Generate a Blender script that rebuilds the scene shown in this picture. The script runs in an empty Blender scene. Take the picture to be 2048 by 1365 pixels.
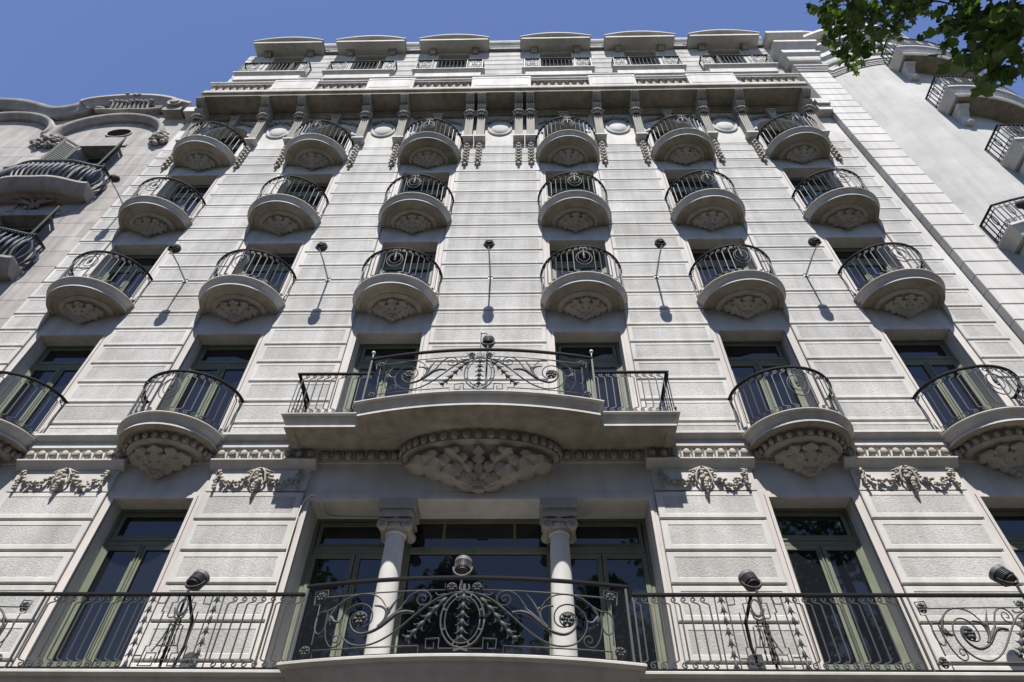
import bpy, math, random
from math import sin, cos, pi, radians, sqrt
random.seed(7)
S = bpy.context.scene
COL = S.collection

# ------------------------------------------------------------------ camera
YAW, PITCH, ROLL, FPX = -0.03302132, 0.84314082, 0.01758945, 1320.77
from mathutils import Vector, Matrix
cy, sy, cp, sp = cos(YAW), sin(YAW), cos(PITCH), sin(PITCH)
fwd = Vector((sy*cp, cy*cp, sp)); right = Vector((cy, -sy, 0)); up = right.cross(fwd)
r2 = right*cos(ROLL) + up*sin(ROLL); u2 = up*cos(ROLL) - right*sin(ROLL)
CAM = Vector((0, -8.5, 1.6))
cd = bpy.data.cameras.new('camera'); cam = bpy.data.objects.new('camera', cd); COL.objects.link(cam)
cam.matrix_world = Matrix(((r2.x, u2.x, -fwd.x, CAM.x), (r2.y, u2.y, -fwd.y, CAM.y), (r2.z, u2.z, -fwd.z, CAM.z), (0, 0, 0, 1)))
cd.sensor_width = 36; cd.lens = FPX/2048*36; cd.clip_start = 0.1; cd.clip_end = 2000
S.camera = cam
def ray(px, py, dist):            # pixel of the 2048 px photograph -> point at a given distance
    d = r2*((px-1024)/FPX) + u2*(-(py-682.5)/FPX) + fwd
    return CAM + d.normalized()*dist

# ------------------------------------------------------------------ light
ELEV = radians(60)
w = bpy.data.worlds.new('World'); S.world = w; w.use_nodes = True
nt = w.node_tree; bg = nt.nodes['Background']
sky = nt.nodes.new('ShaderNodeTexSky'); sky.sky_type = 'NISHITA'; sky.sun_disc = False
sky.sun_elevation = ELEV; sky.sun_rotation = pi
sky.air_density = 1.0; sky.dust_density = 0.3; sky.ozone_density = 4.0
hs = nt.nodes.new('ShaderNodeHueSaturation'); hs.inputs['Hue'].default_value = 0.512; hs.inputs['Saturation'].default_value = 1.02
nt.links.new(sky.outputs[0], hs.inputs['Color']); nt.links.new(hs.outputs[0], bg.inputs[0]); bg.inputs[1].default_value = 0.09
sl = bpy.data.lights.new('sun', 'SUN'); so = bpy.data.objects.new('sun', sl); COL.objects.link(so)
sl.energy = 5.0; sl.angle = radians(0.5); sl.color = (1.0, 0.965, 0.92)
so.rotation_euler = (radians(30), 0, 0)
S.view_settings.view_transform = 'Standard'; S.view_settings.look = 'None'
S.view_settings.exposure = 0.98; S.view_settings.gamma = 1.0

# ------------------------------------------------------------------ materials
def nodes(m):
    m.use_nodes = True
    return m.node_tree, m.node_tree.nodes['Principled BSDF']
def mat(name, col, rough=0.8, spec=0.3, metal=0.0):
    m = bpy.data.materials.new(name); t, b = nodes(m)
    b.inputs['Base Color'].default_value = (*col, 1); b.inputs['Roughness'].default_value = rough
    b.inputs['Specular IOR Level'].default_value = spec; b.inputs['Metallic'].default_value = metal
    return m
def stone(name, col, var=0.12, rnd=0.06, bump=0.15, bscale=60, grain=0.0, gcol=None, streak=0.25, stretch=(1, 1, 1)):
    """pale stone: blotches, vertical weather streaks, fine relief"""
    m = mat(name, col, 0.85, 0.2); t, b = nodes(m); N = t.nodes; Lk = t.links.new
    geo = N.new('ShaderNodeNewGeometry')
    n1 = N.new('ShaderNodeTexNoise'); n1.inputs['Scale'].default_value = 0.9; n1.inputs['Detail'].default_value = 6; n1.inputs['Roughness'].default_value = 0.65
    Lk(geo.outputs['Position'], n1.inputs['Vector'])
    mp = N.new('ShaderNodeMapping'); mp.inputs['Scale'].default_value = (5.0, 5.0, 0.35)
    Lk(geo.outputs['Position'], mp.inputs['Vector'])
    n2 = N.new('ShaderNodeTexNoise'); n2.inputs['Scale'].default_value = 1.0; n2.inputs['Detail'].default_value = 4
    Lk(mp.outputs[0], n2.inputs['Vector'])
    mp3 = N.new('ShaderNodeMapping'); mp3.inputs['Scale'].default_value = stretch; Lk(geo.outputs['Position'], mp3.inputs['Vector'])
    n3 = N.new('ShaderNodeTexNoise'); n3.inputs['Scale'].default_value = bscale; n3.inputs['Detail'].default_value = 5; n3.inputs['Roughness'].default_value = 0.6
    Lk(mp3.outputs[0], n3.inputs['Vector'])
    oi = N.new('ShaderNodeObjectInfo')
    def mr(src, a, bb, lo=0.3, hi=0.7):
        x = N.new('ShaderNodeMapRange'); x.inputs[1].default_value = lo; x.inputs[2].default_value = hi
        x.inputs[3].default_value = a; x.inputs[4].default_value = bb; Lk(src, x.inputs[0]); return x.outputs[0]
    def mul(a, c):
        x = N.new('ShaderNodeMath'); x.operation = 'MULTIPLY'; Lk(a, x.inputs[0]); Lk(c, x.inputs[1]); return x.outputs[0]
    f = mul(mr(n1.outputs[0], 1-var, 1+var*0.5), mr(n2.outputs[0], 1-streak*0.5, 1.04, 0.35, 0.6))
    f = mul(f, mr(oi.outputs['Random'], 1-rnd, 1+rnd*0.6, 0, 1))
    f = mul(f, mr(n3.outputs[0], 1-grain, 1+grain*0.3))
    vm = N.new('ShaderNodeVectorMath'); vm.operation = 'SCALE'; vm.inputs[0].default_value = col; Lk(f, vm.inputs['Scale'])
    if gcol:
        mx = N.new('ShaderNodeMix'); mx.data_type = 'RGBA'; mx.blend_type = 'MULTIPLY'
        Lk(mr(n1.outputs[0], 0.6, 0.0, 0.35, 0.62), mx.inputs[0]); Lk(vm.outputs[0], mx.inputs[6]); mx.inputs[7].default_value = (*gcol, 1)
        Lk(mx.outputs[2], b.inputs['Base Color'])
    else:
        Lk(vm.outputs[0], b.inputs['Base Color'])
    bp = N.new('ShaderNodeBump'); bp.inputs['Strength'].default_value = bump; bp.inputs['Distance'].default_value = 0.02
    Lk(n3.outputs[0], bp.inputs['Height']); Lk(bp.outputs[0], b.inputs['Normal'])
    return m
STONE = stone('stone_smooth', (0.45, 0.438, 0.412), var=0.12, rnd=0.08, streak=0.2, gcol=(0.88, 0.86, 0.83))
ROUGH = stone('stone_hammered', (0.405, 0.398, 0.378), var=0.20, rnd=0.12, bump=0.5, bscale=34, grain=0.24, gcol=(0.86, 0.845, 0.82), streak=0.2, stretch=(0.85, 1, 1.35))
TAN_SHADED = stone('stone_tan_shaded', (0.275, 0.248, 0.20), var=0.26, rnd=0.14, bump=0.12, grain=0.10, gcol=(0.78, 0.76, 0.72), streak=0.4)  # tan stone, darkened further to put shade into soffits, cornice and brackets
SURR = stone('stone_surround', (0.45, 0.418, 0.385), bump=0.1, streak=0.2)
ORN = stone('stone_carved', (0.315, 0.29, 0.25), var=0.2, bump=0.3, bscale=40, grain=0.2)  # carved stone, toned darker than the walls to deepen shade on corbels
WARM = stone('stone_warm', (0.335, 0.31, 0.29), var=0.22, rnd=0.13, bump=0.2, bscale=50, grain=0.08, gcol=(0.85, 0.82, 0.8), streak=0.35)
TOWER = stone('stone_tower', (0.40, 0.392, 0.375), var=0.12, bump=0.15, grain=0.06, gcol=(0.88, 0.87, 0.86), streak=0.15)
QUOIN = stone('stone_quoin', (0.47, 0.452, 0.425), var=0.12, rnd=0.07, bump=0.12, grain=0.05, streak=0.2)
def iron_mat(name, col):
    m = mat(name, col, 0.5, 0.3); t, b = nodes(m)
    n = t.nodes.new('ShaderNodeTexNoise'); n.inputs['Scale'].default_value = 90
    r = t.nodes.new('ShaderNodeMapRange'); r.inputs[3].default_value = 0.45; r.inputs[4].default_value = 0.75
    t.links.new(n.outputs[0], r.inputs[0]); t.links.new(r.outputs[0], b.inputs['Roughness'])
    return m
IRON = iron_mat('wrought_iron', (0.042, 0.044, 0.046))
RAILM = mat('iron_handrail', (0.010, 0.010, 0.011), 0.75, 0.12)
BLACK = iron_mat('lamp_black', (0.02, 0.02, 0.022))
CAPM = iron_mat('lamp_rim_grey', (0.085, 0.085, 0.095))
POLE = iron_mat('lamp_arm_grey', (0.42, 0.41, 0.40))
BLUEIRON = iron_mat('painted_iron_blue_black', (0.035, 0.04, 0.055))
def wood(name, col):
    m = mat(name, col, 0.65, 0.2); t, b = nodes(m); N = t.nodes
    g = N.new('ShaderNodeNewGeometry'); n = N.new('ShaderNodeTexNoise'); n.inputs['Scale'].default_value = 3; n.inputs['Detail'].default_value = 6
    t.links.new(g.outputs['Position'], n.inputs[0])
    r = N.new('ShaderNodeMapRange'); r.inputs[1].default_value = .3; r.inputs[2].default_value = .7; r.inputs[3].default_value = 0.8; r.inputs[4].default_value = 1.1
    t.links.new(n.outputs[0], r.inputs[0])
    v = N.new('ShaderNodeVectorMath'); v.operation = 'SCALE'; v.inputs[0].default_value = col
    t.links.new(r.outputs[0], v.inputs['Scale']); t.links.new(v.outputs[0], b.inputs['Base Color'])
    return m
GREEN = wood('window_paint_grey_green', (0.138, 0.15, 0.108))
SHUT = wood('shutter_paint_dark_green', (0.022, 0.036, 0.028))
def glass():
    m = mat('window_glass', (0.008, 0.009, 0.012), 0.02, 0.5); t, b = nodes(m); N = t.nodes
    g = N.new('ShaderNodeNewGeometry'); n = N.new('ShaderNodeTexNoise'); n.inputs['Scale'].default_value = 1.3; n.inputs['Detail'].default_value = 1
    t.links.new(g.outputs['Position'], n.inputs[0])
    bp = N.new('ShaderNodeBump'); bp.inputs['Strength'].default_value = 0.03; bp.inputs['Distance'].default_value = 0.05
    t.links.new(n.outputs[0], bp.inputs['Height']); t.links.new(bp.outputs[0], b.inputs['Normal'])
    return m
GLASS = glass()
CURT = mat('curtain_cloth', (0.5, 0.49, 0.46), 0.9)
SLATE = stone('roof_slate', (0.23, 0.225, 0.24), var=0.2, bump=0.5, bscale=25, grain=0.35)
TERRA = mat('terracotta', (0.35, 0.13, 0.08), 0.8)
CABLE = mat('cable_pale', (0.5, 0.48, 0.43), 0.6)
PAVE = stone('pavement_stone_shaded', (0.075, 0.066, 0.054), var=0.2, bump=0.2, bscale=30)  # base colour darkened in place of tree shade, to cut ground bounce
ASPH = stone('road_asphalt', (0.055, 0.055, 0.057), var=0.2, bump=0.5, bscale=120, grain=0.3)
BARK = stone('plane_bark', (0.16, 0.14, 0.11), var=0.4, bump=0.5, bscale=14, grain=0.3)
def leafmat(name, c1, c2):
    m = bpy.data.materials.new(name); m.use_nodes = True; t = m.node_tree; N = t.nodes
    for n in list(N): N.remove(n)
    o = N.new('ShaderNodeOutputMaterial'); oi = N.new('ShaderNodeObjectInfo'); g = N.new('ShaderNodeNewGeometry')
    add = N.new('ShaderNodeMath'); add.operation = 'ADD'; t.links.new(oi.outputs['Random'], add.inputs[0]); t.links.new(g.outputs['Random Per Island'], add.inputs[1])
    fr = N.new('ShaderNodeMath'); fr.operation = 'FRACT'; t.links.new(add.outputs[0], fr.inputs[0])
    mx = N.new('ShaderNodeMix'); mx.data_type = 'RGBA'; mx.inputs[6].default_value = (*c1, 1); mx.inputs[7].default_value = (*c2, 1)
    t.links.new(fr.outputs[0], mx.inputs[0])
    d = N.new('ShaderNodeBsdfDiffuse'); tr = N.new('ShaderNodeBsdfTranslucent'); gl = N.new('ShaderNodeBsdfGlossy'); gl.inputs['Roughness'].default_value = 0.4
    ms = N.new('ShaderNodeMixShader'); ms.inputs[0].default_value = 0.30
    ms2 = N.new('ShaderNodeMixShader'); ms2.inputs[0].default_value = 0.05
    t.links.new(mx.outputs[2], d.inputs[0])
    v = N.new('ShaderNodeVectorMath'); v.operation = 'MULTIPLY'; v.inputs[1].default_value = (1.5, 1.6, 0.5); t.links.new(mx.outputs[2], v.inputs[0]); t.links.new(v.outputs[0], tr.inputs[0])
    t.links.new(d.outputs[0], ms.inputs[1]); t.links.new(tr.outputs[0], ms.inputs[2])
    t.links.new(ms.outputs[0], ms2.inputs[1]); t.links.new(gl.outputs[0], ms2.inputs[2]); t.links.new(ms2.outputs[0], o.inputs[0])
    return m
LEAF = leafmat('plane_leaf', (0.028, 0.062, 0.012), (0.10, 0.165, 0.032))

# ------------------------------------------------------------------ mesh builder
class MB:
    def __init__(s): s.v = []; s.f = []; s.m = []
    def add(s, vs, fs, mi=0):
        o = len(s.v); s.v += [tuple(p) for p in vs]; s.f += [tuple(i+o for i in f) for f in fs]; s.m += [mi]*len(fs)
    def box(s, x0, x1, y0, y1, z0, z1, mi=0):
        s.add([(x0,y0,z0),(x1,y0,z0),(x1,y1,z0),(x0,y1,z0),(x0,y0,z1),(x1,y0,z1),(x1,y1,z1),(x0,y1,z1)],
              [(0,3,2,1),(4,5,6,7),(0,1,5,4),(1,2,6,5),(2,3,7,6),(3,0,4,7)], mi)
    def loft(s, rings, closed=True, cap0=True, cap1=True, mi=0):
        n = len(rings[0]); o = len(s.v); fs = []
        vs = [p for r in rings for p in r]
        for i in range(len(rings)-1):
            for j in range(n if closed else n-1):
                k = (j+1) % n
                fs.append((i*n+j, i*n+k, (i+1)*n+k, (i+1)*n+j))
        if cap0: fs.append(tuple(reversed(range(n))))
        if cap1: fs.append(tuple(range((len(rings)-1)*n, len(rings)*n)))
        s.add(vs, fs, mi)
    def tube(s, path, r, n=6, mi=0, flat=1.0):
        P = [Vector(p) for p in path]
        if len(P) < 2: return
        R = r if isinstance(r, (list, tuple)) else [r]*len(P)
        T = []
        for i in range(len(P)):
            d = P[min(i+1, len(P)-1)] - P[max(i-1, 0)]
            T.append(d.normalized() if d.length > 1e-9 else Vector((0,0,1)))
        ref = Vector((0,1,0)) if abs(T[0].y) < 0.9 else Vector((1,0,0))
        u = (ref - T[0]*ref.dot(T[0])).normalized(); rings = []
        for i in range(len(P)):
            u = (u - T[i]*u.dot(T[i]))
            u = u.normalized() if u.length > 1e-6 else T[i].orthogonal().normalized()
            vv = T[i].cross(u)
            rings.append([P[i] + (u*cos(2*pi*k/n)*flat + vv*sin(2*pi*k/n))*R[i] for k in range(n)])
        s.loft(rings, mi=mi)
    def lathe(s, prof, n=16, c=(0,0), mi=0):      # prof: (r,z)
        s.loft([[(c[0]+r*cos(2*pi*k/n), c[1]+r*sin(2*pi*k/n), z) for k in range(n)] for r, z in prof], mi=mi)
    def blob(s, c, rx, ry=None, rz=None, n=6, m=4, mi=0):
        ry = ry or rx; rz = rz or rx
        rings = []
        for i in range(1, m):
            a = pi*i/m
            rings.append([(c[0]+rx*sin(a)*cos(2*pi*k/n+i*.5), c[1]+ry*sin(a)*sin(2*pi*k/n+i*.5), c[2]-rz*cos(a)) for k in range(n)])
        o = len(s.v); vs = [(c[0],c[1],c[2]-rz)] + [p for r in rings for p in r] + [(c[0],c[1],c[2]+rz)]
        fs = [(0, 1+(k+1) % n, 1+k) for k in range(n)]
        for i in range(m-2):
            for k in range(n):
                a = 1+i*n+k; b = 1+i*n+(k+1) % n; fs.append((a, b, b+n, a+n))
        L_ = len(vs)-1; b0 = 1+(m-2)*n
        fs += [(b0+k, b0+(k+1) % n, L_) for k in range(n)]
        s.add(vs, fs, mi)
    def sweep(s, path, prof, closed_prof=True, mi=0, caps=True):
        """path: plan points (x,y); prof: (d,z) d = offset to the outer (right-hand) side"""
        n = len(path); rings = []
        for i in range(n):
            a = path[max(i-1, 0)]; b = path[i]; c = path[min(i+1, n-1)]
            t1 = Vector((b[0]-a[0], b[1]-a[1])); t2 = Vector((c[0]-b[0], c[1]-b[1]))
            if t1.length < 1e-9: t1 = t2
            if t2.length < 1e-9: t2 = t1
            t1.normalize(); t2.normalize()
            n1 = Vector((t1.y, -t1.x)); n2 = Vector((t2.y, -t2.x)); nn = n1+n2
            nn = nn.normalized() if nn.length > 1e-6 else n1
            k = 1/max(0.35, nn.dot(n1))
            rings.append([(b[0]+nn.x*d*k, b[1]+nn.y*d*k, z) for d, z in prof])
        s.loft(rings, closed=closed_prof, cap0=caps and closed_prof, cap1=caps and closed_prof, mi=mi)
    def prism_xz(s, poly, y0, y1, mi=0):
        n = len(poly)
        s.add([(x, y0, z) for x, z in poly] + [(x, y1, z) for x, z in poly],
              [tuple(range(n)), tuple(reversed(range(n, 2*n)))] + [((i+1) % n, i, i+n, (i+1) % n+n) for i in range(n)], mi)
    def prism_yz(s, poly, x0, x1, mi=0):
        n = len(poly)
        s.add([(x0, y, z) for y, z in poly] + [(x1, y, z) for y, z in poly],
              [tuple(reversed(range(n))), tuple(range(n, 2*n))] + [(i, (i+1) % n, (i+1) % n+n, i+n) for i in range(n)], mi)
    def mesh(s, name, mats, smooth=None):
        me = bpy.data.meshes.new(name); me.from_pydata(s.v, [], s.f)
        for mm in (mats if isinstance(mats, (list, tuple)) else [mats]): me.materials.append(mm)
        if any(s.m): me.polygons.foreach_set('material_index', s.m)
        if smooth is not None:
            me.polygons.foreach_set('use_smooth', [True]*len(me.polygons))
            if smooth < 180: me.set_sharp_from_angle(angle=radians(smooth))
        me.update(); return me
def place(name, me, parent=None, loc=(0,0,0), rot=(0,0,0), scale=(1,1,1), kind=None):
    o = bpy.data.objects.new(name, me); COL.objects.link(o); o.parent = parent
    o.location = loc; o.rotation_euler = rot; o.scale = scale
    if kind: o['kind'] = kind
    if name == 'railing' and me.name in LOW: place('lower_rail', LOW[me.name], o)
    return o
def thing(name, label, cat, loc=(0,0,0), group=None):
    o = place(name, None, None, loc); o.empty_display_size = 0.3
    o['label'] = label; o['category'] = cat
    if group: o['group'] = group
    return o
def catmull(pts, k=6, closed=False):
    P = [Vector(p) for p in pts]; n = len(P); out = []
    for i in range(n if closed else n-1):
        if closed: a, b, c, d = P[i-1], P[i], P[(i+1) % n], P[(i+2) % n]
        else: a, b, c, d = P[max(i-1, 0)], P[i], P[i+1], P[min(i+2, n-1)]
        for j in range(k):
            t = j/k
            out.append(0.5*((2*b) + (c-a)*t + (2*a-5*b+4*c-d)*t*t + (3*b-a-3*c+d)*t**3))
    out.append(P[0] if closed else P[-1]); return out

# ================================================================== STRUCTURE: ground
mb = MB(); mb.box(-60, 60, -13, 12, -0.3, 0.0); g = place('pavement', mb.mesh('pavement', PAVE)); g['kind'] = 'structure'
mb = MB(); mb.box(-400, 400, -400, 400, -0.6, -0.13); g = place('road', mb.mesh('road', ASPH)); g['kind'] = 'structure'

# unseen block added across the avenue to cut low sky light
OPP = thing('sky_block_building', 'unseen stone-fronted block added across the avenue to cut low sky light', 'building', (0, -46, 0))
mb = MB(); mb.box(-70, 70, -12, 0, 0, 21); mb.box(-70, 70, -.0, .5, 20.2, 21.4); place('wall', mb.mesh('wall', WARM), OPP)
mbw_ = MB(); mbw_.box(-.7, .7, 0, .02, 0, 2.4); ow = mbw_.mesh('window', GLASS)
for i in range(24):
    for z in (5.5, 9.2, 12.8, 16.4): place('window', ow, OPP, (-52+4.5*i, 0.005, z))
# ================================================================== MAIN BUILDING
X0 = -0.755
COLS = [-8.34, -5.155, -1.945, 1.945, 5.155, 8.34]
HB = 0.80                                   # half width of a bay
XL, XR = -10.67, 9.36
B = thing('grand_building', 'pale stone grand building with rows of semicircular iron-railed balconies', 'building')
FL = dict(F2=(8.66, 11.45), F3=(12.33, 14.71), F4=(15.59, 18.14), F5=(18.93, 21.25))
WY = 0.06                                   # plane of the bays; the blocks stand at y = 0
COLS1 = [-8.22, -5.05, 5.05, 8.22]
ATY = 0.15
def wall_with_holes(mb, x0, x1, z0, z1, y, holes, depth, mi=0):
    xs = sorted({x0, x1, *[h[0] for h in holes], *[h[1] for h in holes]})
    zs = sorted({z0, z1, *[h[2] for h in holes], *[h[3] for h in holes]})
    xs = [x for x in xs if x0 <= x <= x1]; zs = [z for z in zs if z0 <= z <= z1]
    for a, b in zip(xs, xs[1:]):
        run = None
        for c, d in zip(zs, zs[1:]):
            mx, mz = (a+b)/2, (c+d)/2
            if any(h[0] < mx < h[1] and h[2] < mz < h[3] for h in holes): continue
            mb.add([(a,y,c),(b,y,c),(b,y,d),(a,y,d)], [(0,1,2,3)], mi)
    for h in holes:
        a, b, c, d = h[:4]; e = y+(h[4] if len(h) > 4 else depth)
        mb.add([(a,y,c),(a,e,c),(a,e,d),(a,y,d)], [(0,1,2,3)], mi)
        mb.add([(b,y,c),(b,y,d),(b,e,d),(b,e,c)], [(0,1,2,3)], mi)
        mb.add([(a,y,d),(a,e,d),(b,e,d),(b,y,d)], [(0,1,2,3)], mi)
        mb.add([(a,y,c),(b,y,c),(b,e,c),(a,e,c)], [(0,1,2,3)], mi)
HW = 0.645
holes = []
for c in COLS:
    for k, (a, b) in FL.items():
        holes.append((X0+c-HW, X0+c+HW, a-0.05, b))
for c in COLS1: holes.append((X0+c-0.63, X0+c+0.63, 4.60, 7.57))
holes.append((X0-2.6, X0+2.6, 4.60, 7.54, 0.56))
mb = MB(); wall_with_holes(mb, XL, XR, 0, 22.0, WY, holes, 0.36)
mb.add([(XL,WY,0),(XL,WY,22.0),(XL,10,22.0),(XL,10,0)], [(0,1,2,3)])
mb.add([(XR,WY,0),(XR,10,0),(XR,10,22.0),(XR,WY,22.0)], [(0,1,2,3)])
mb.add([(XL,10,0),(XL,10,22.0),(XR,10,22.0),(XR,10,0)], [(0,1,2,3)])
place('wall', mb.mesh('wall', STONE), B)

# ---------------- rusticated blocks, one object per stone
CH = 0.018; GR = 0.020
block_cache = {}
def block_mesh(w_, h_, margin, yb):
    key = (round(w_, 3), round(h_, 3), round(margin, 3), yb)
    if key in block_cache: return block_cache[key]
    a, b = w_/2, h_/2; mb = MB()
    def rg(dx, dz, y): return [(-a+dx, y, -b+dz), (a-dx, y, -b+dz), (a-dx, y, b-dz), (-a+dx, y, b-dz)]
    mb.loft([rg(0,0,yb), rg(0,0,CH*0.6), rg(CH*.6,CH*.6,0), rg(margin,margin*0.75,0), rg(margin+.008,margin*0.75+.008,0.006)], cap0=False, cap1=False)
    r = rg(margin+.008, margin*0.75+.008, 0.006); mb.add(r, [(0,1,2,3)], 1)
    me = mb.mesh('stone_block', [STONE, ROUGH]); block_cache[key] = me; return me
G_UP = [8.74, 9.07, 9.58, 10.085, 10.59, 11.097, 11.602, 12.108, 12.656, 13.202, 13.74, 14.286, 14.83, 15.36, 15.91, 16.45, 17.0, 17.56, 18.12, 18.66, 19.17, 19.65]
G_DN = [0.1, 0.6, 1.1, 1.6, 2.1, 2.6, 3.1, 3.6, 4.08, 4.59, 5.10, 5.61, 6.14, 6.65, 7.17, 7.68]
def pier_blocks(xa, xb, gs, margin):
    for a, b in zip(gs, gs[1:]):
        h_ = b-a-2*GR; place('stone_block', block_mesh(xb-xa, h_, margin, WY+.02), B, ((xa+xb)/2, 0, (a+b)/2))
edges = [XL] + [v for c in COLS for v in (X0+c-HB, X0+c+HB)] + [9.19]
PIERS = [(edges[i], edges[i+1]) for i in range(0, len(edges), 2)]
for a, b in PIERS: pier_blocks(a, b, G_UP, 0.085)
e1 = [XL] + [v for c in COLS1[:2] for v in (X0+c-0.77, X0+c+0.77)] + [X0-2.71, X0+2.71] + [v for c in COLS1[2:] for v in (X0+c-0.77, X0+c+0.77)] + [9.19]
PIERS1 = [(e1[i], e1[i+1]) for i in range(0, len(e1), 2)]
for a, b in PIERS1: pier_blocks(a, b, G_DN, 0.10)
# frieze zone above the blocks: smooth pier faces
for a, b in PIERS:
    mb = MB(); mb.box(a, b, 0.004, WY+.02, 19.67, 21.90); place('frieze_panel', mb.mesh('frieze_panel', STONE), B)
mb = MB(); mb.box(9.195, XR, 0.012, WY+.02, 0, 21.90); place('corner_strip', mb.mesh('corner_strip', STONE), B)

# ---------------- window surrounds (stepped frames) and windows
def surround(x, hw, z0, z1, edge, y=WY):
    mb = MB()
    for (o, i, p) in ((edge-0.012, 0.055, 0.022), (0.05, 0.0, 0.034)):
        if o <= i: continue
        for sg in (-1, 1):
            xa, xb = sorted((sg*(hw+i), sg*(hw+o))); mb.box(xa, xb, -p, 0.02, z0, z1+(o if i == 0 else .12))
        zt = (z1, z1+o) if i == 0 else (z1+.05, z1+.12)
        mb.box(-hw-i, hw+i, -p*0.999, 0.02, zt[0]+.0005, zt[1]-.0005)
    return mb.mesh('window_surround', SURR)
scache = {}
def ring_boxes(mb, xa, xb, za, zb, t, y0, y1, mi=0):
    mb.box(xa, xa+t, y0, y1, za, zb, mi); mb.box(xb-t, xb, y0, y1, za, zb, mi)
    mb.box(xa+t, xb-t, y0, y1, za, za+t, mi); mb.box(xa+t, xb-t, y0, y1, zb-t, zb, mi)
wcache = {}
def window(x, z0, z1, hw, y, tz, parent=B, twolight=True):
    """french window: frame with transom (part), casements and panes (sub-parts)"""
    key = (round(z1-z0, 3), round(hw, 3), round(tz-z0, 3), twolight)
    if key not in wcache:
        H = z1-z0; T = tz-z0; A = {}
        mb = MB(); ring_boxes(mb, -hw, hw, 0, H, 0.055, 0, 0.09); mb.box(-hw+.07, hw-.07, -0.015, 0.085, T-0.05, T+0.05)
        mb.box(-hw+.07, hw-.07, -0.03, -0.0151, T+0.02, T+0.05)
        A['frame'] = mb.mesh('window', GREEN)
        cw = (hw-.058)
        mb = MB(); ring_boxes(mb, .004, cw-.004, .075, T-.055, 0.07, -0.012, 0.05); mb.box(.09, cw-.09, -.008, .04, .45, .54)
        mb.box(0.012, 0.035, -.03, -.0121, .09, T-.07)
        A['cas'] = mb.mesh('casement', GREEN)
        mb = MB(); ring_boxes(mb, -hw+.074, hw-.074, T+.055, H-.075, 0.06, -0.005, 0.05); A['light'] = mb.mesh('casement', GREEN)
        mb = MB(); mb.box(.08, cw-.08, .02, .03, .15, T-.13); A['pane'] = mb.mesh('pane', GLASS)
        mb = MB(); mb.box(-hw+.12, hw-.12, .02, .03, T+.10, H-.12); A['fan'] = mb.mesh('pane', GLASS)
        mb = MB(); mb.box(-hw, hw, .095, .11, 0, H); A['back'] = mb.mesh('backing', BLACK)
        wcache[key] = A
    A = wcache[key]
    f = place('window', A['frame'], parent, (x, y, z0))
    place('casement', A['cas'], f); place('casement', A['cas'], f, rot=(0, 0, 0), scale=(-1, 1, 1))
    place('casement', A['light'], f)
    place('pane', A['pane'], f); place('pane', A['pane'], f, scale=(-1, 1, 1)); place('pane', A['fan'], f)
    place('window_backing', A['back'], f)
    return f
for k, (a, b) in FL.items():
    for c in COLS:
        key = round(b-a, 3)
        if k != 'F5':
            if key not in scache: scache[key] = surround(0, HW, 0, b-a, 0.155)
            place('window_surround', scache[key], B, (X0+c, WY, a))
        window(X0+c, a-.02, b, HW-.005, 0.32, b-0.58 if k != 'F5' else b-0.72)
s1 = surround(0, .63, 0, 7.57-4.7, .14)
for c in COLS1:
    place('window_surround', s1, B, (X0+c, WY, 4.7)); window(X0+c, 4.68, 7.57, .625, 0.33, 6.98)
# arched heads of the top storey
mb = MB(); n = 14; R = HW; spr = 20.62; ry = 0.60
pts = [(R*cos(pi*i/n), spr+ry*sin(pi*i/n)) for i in range(n+1)]
for i in range(n):
    (xa, za), (xb, zb) = pts[i], pts[i+1]
    mb.add([(xa, 0, za), (xa, 0, 21.252), (xb, 0, 21.252), (xb, 0, zb), (xa, .26, za), (xa, .26, 21.252), (xb, .26, 21.252), (xb, .26, zb)],
           [(0,1,2,3), (0,3,7,4)])
ro = [(1.0*(R+.03), ry+.03), (1.0*(R+.16), ry+.16)]
for (p, d0, d1) in ((.05, .0, .07), (.03, .07, .15)):
    for i in range(n):
        q = []
        for (aa, d) in ((i, d0), (i, d1), (i+1, d1), (i+1, d0)):
            q.append(((R+d)*cos(pi*aa/n), spr+(ry+d)*sin(pi*aa/n)))
        mb.prism_xz(q, -p, 0.0, 0)
archm = mb.mesh('arch', STONE)
mb = MB(); mb.add([(-.08,-.14,21.2),(.08,-.14,21.2),(.13,-.19,21.62),(-.13,-.19,21.62),(-.07,.0,21.13),(.07,0,21.13),(.13,0,21.66),(-.13,0,21.66)],
                  [(0,1,2,3),(0,4,5,1),(1,5,6,2),(2,6,7,3),(3,7,4,0)])
mb.box(-.17, .17, -.22, 0, 21.62, 21.7); mb.blob((0,-.19,21.55), .06)
keym = mb.mesh('keystone', ORN)
mb = MB()
for sg in (-1, 1):
    for k in range(18):
        t = k/17; xx = sg*(.16+.55*t); zz = 21.52-.28*t*t+.02*sin(9*t)
        mb.blob((xx, -.03-.02*(k % 2), zz), .055-.02*t, .05, .05)
leafband = mb.mesh('spandrel_foliage', ORN, 180)
for c in COLS:
    a = place('arch', archm, B, (X0+c, WY, 0)); place('keystone', keym, a, (0, 0, 0)); place('spandrel_foliage', leafband, a)

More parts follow.
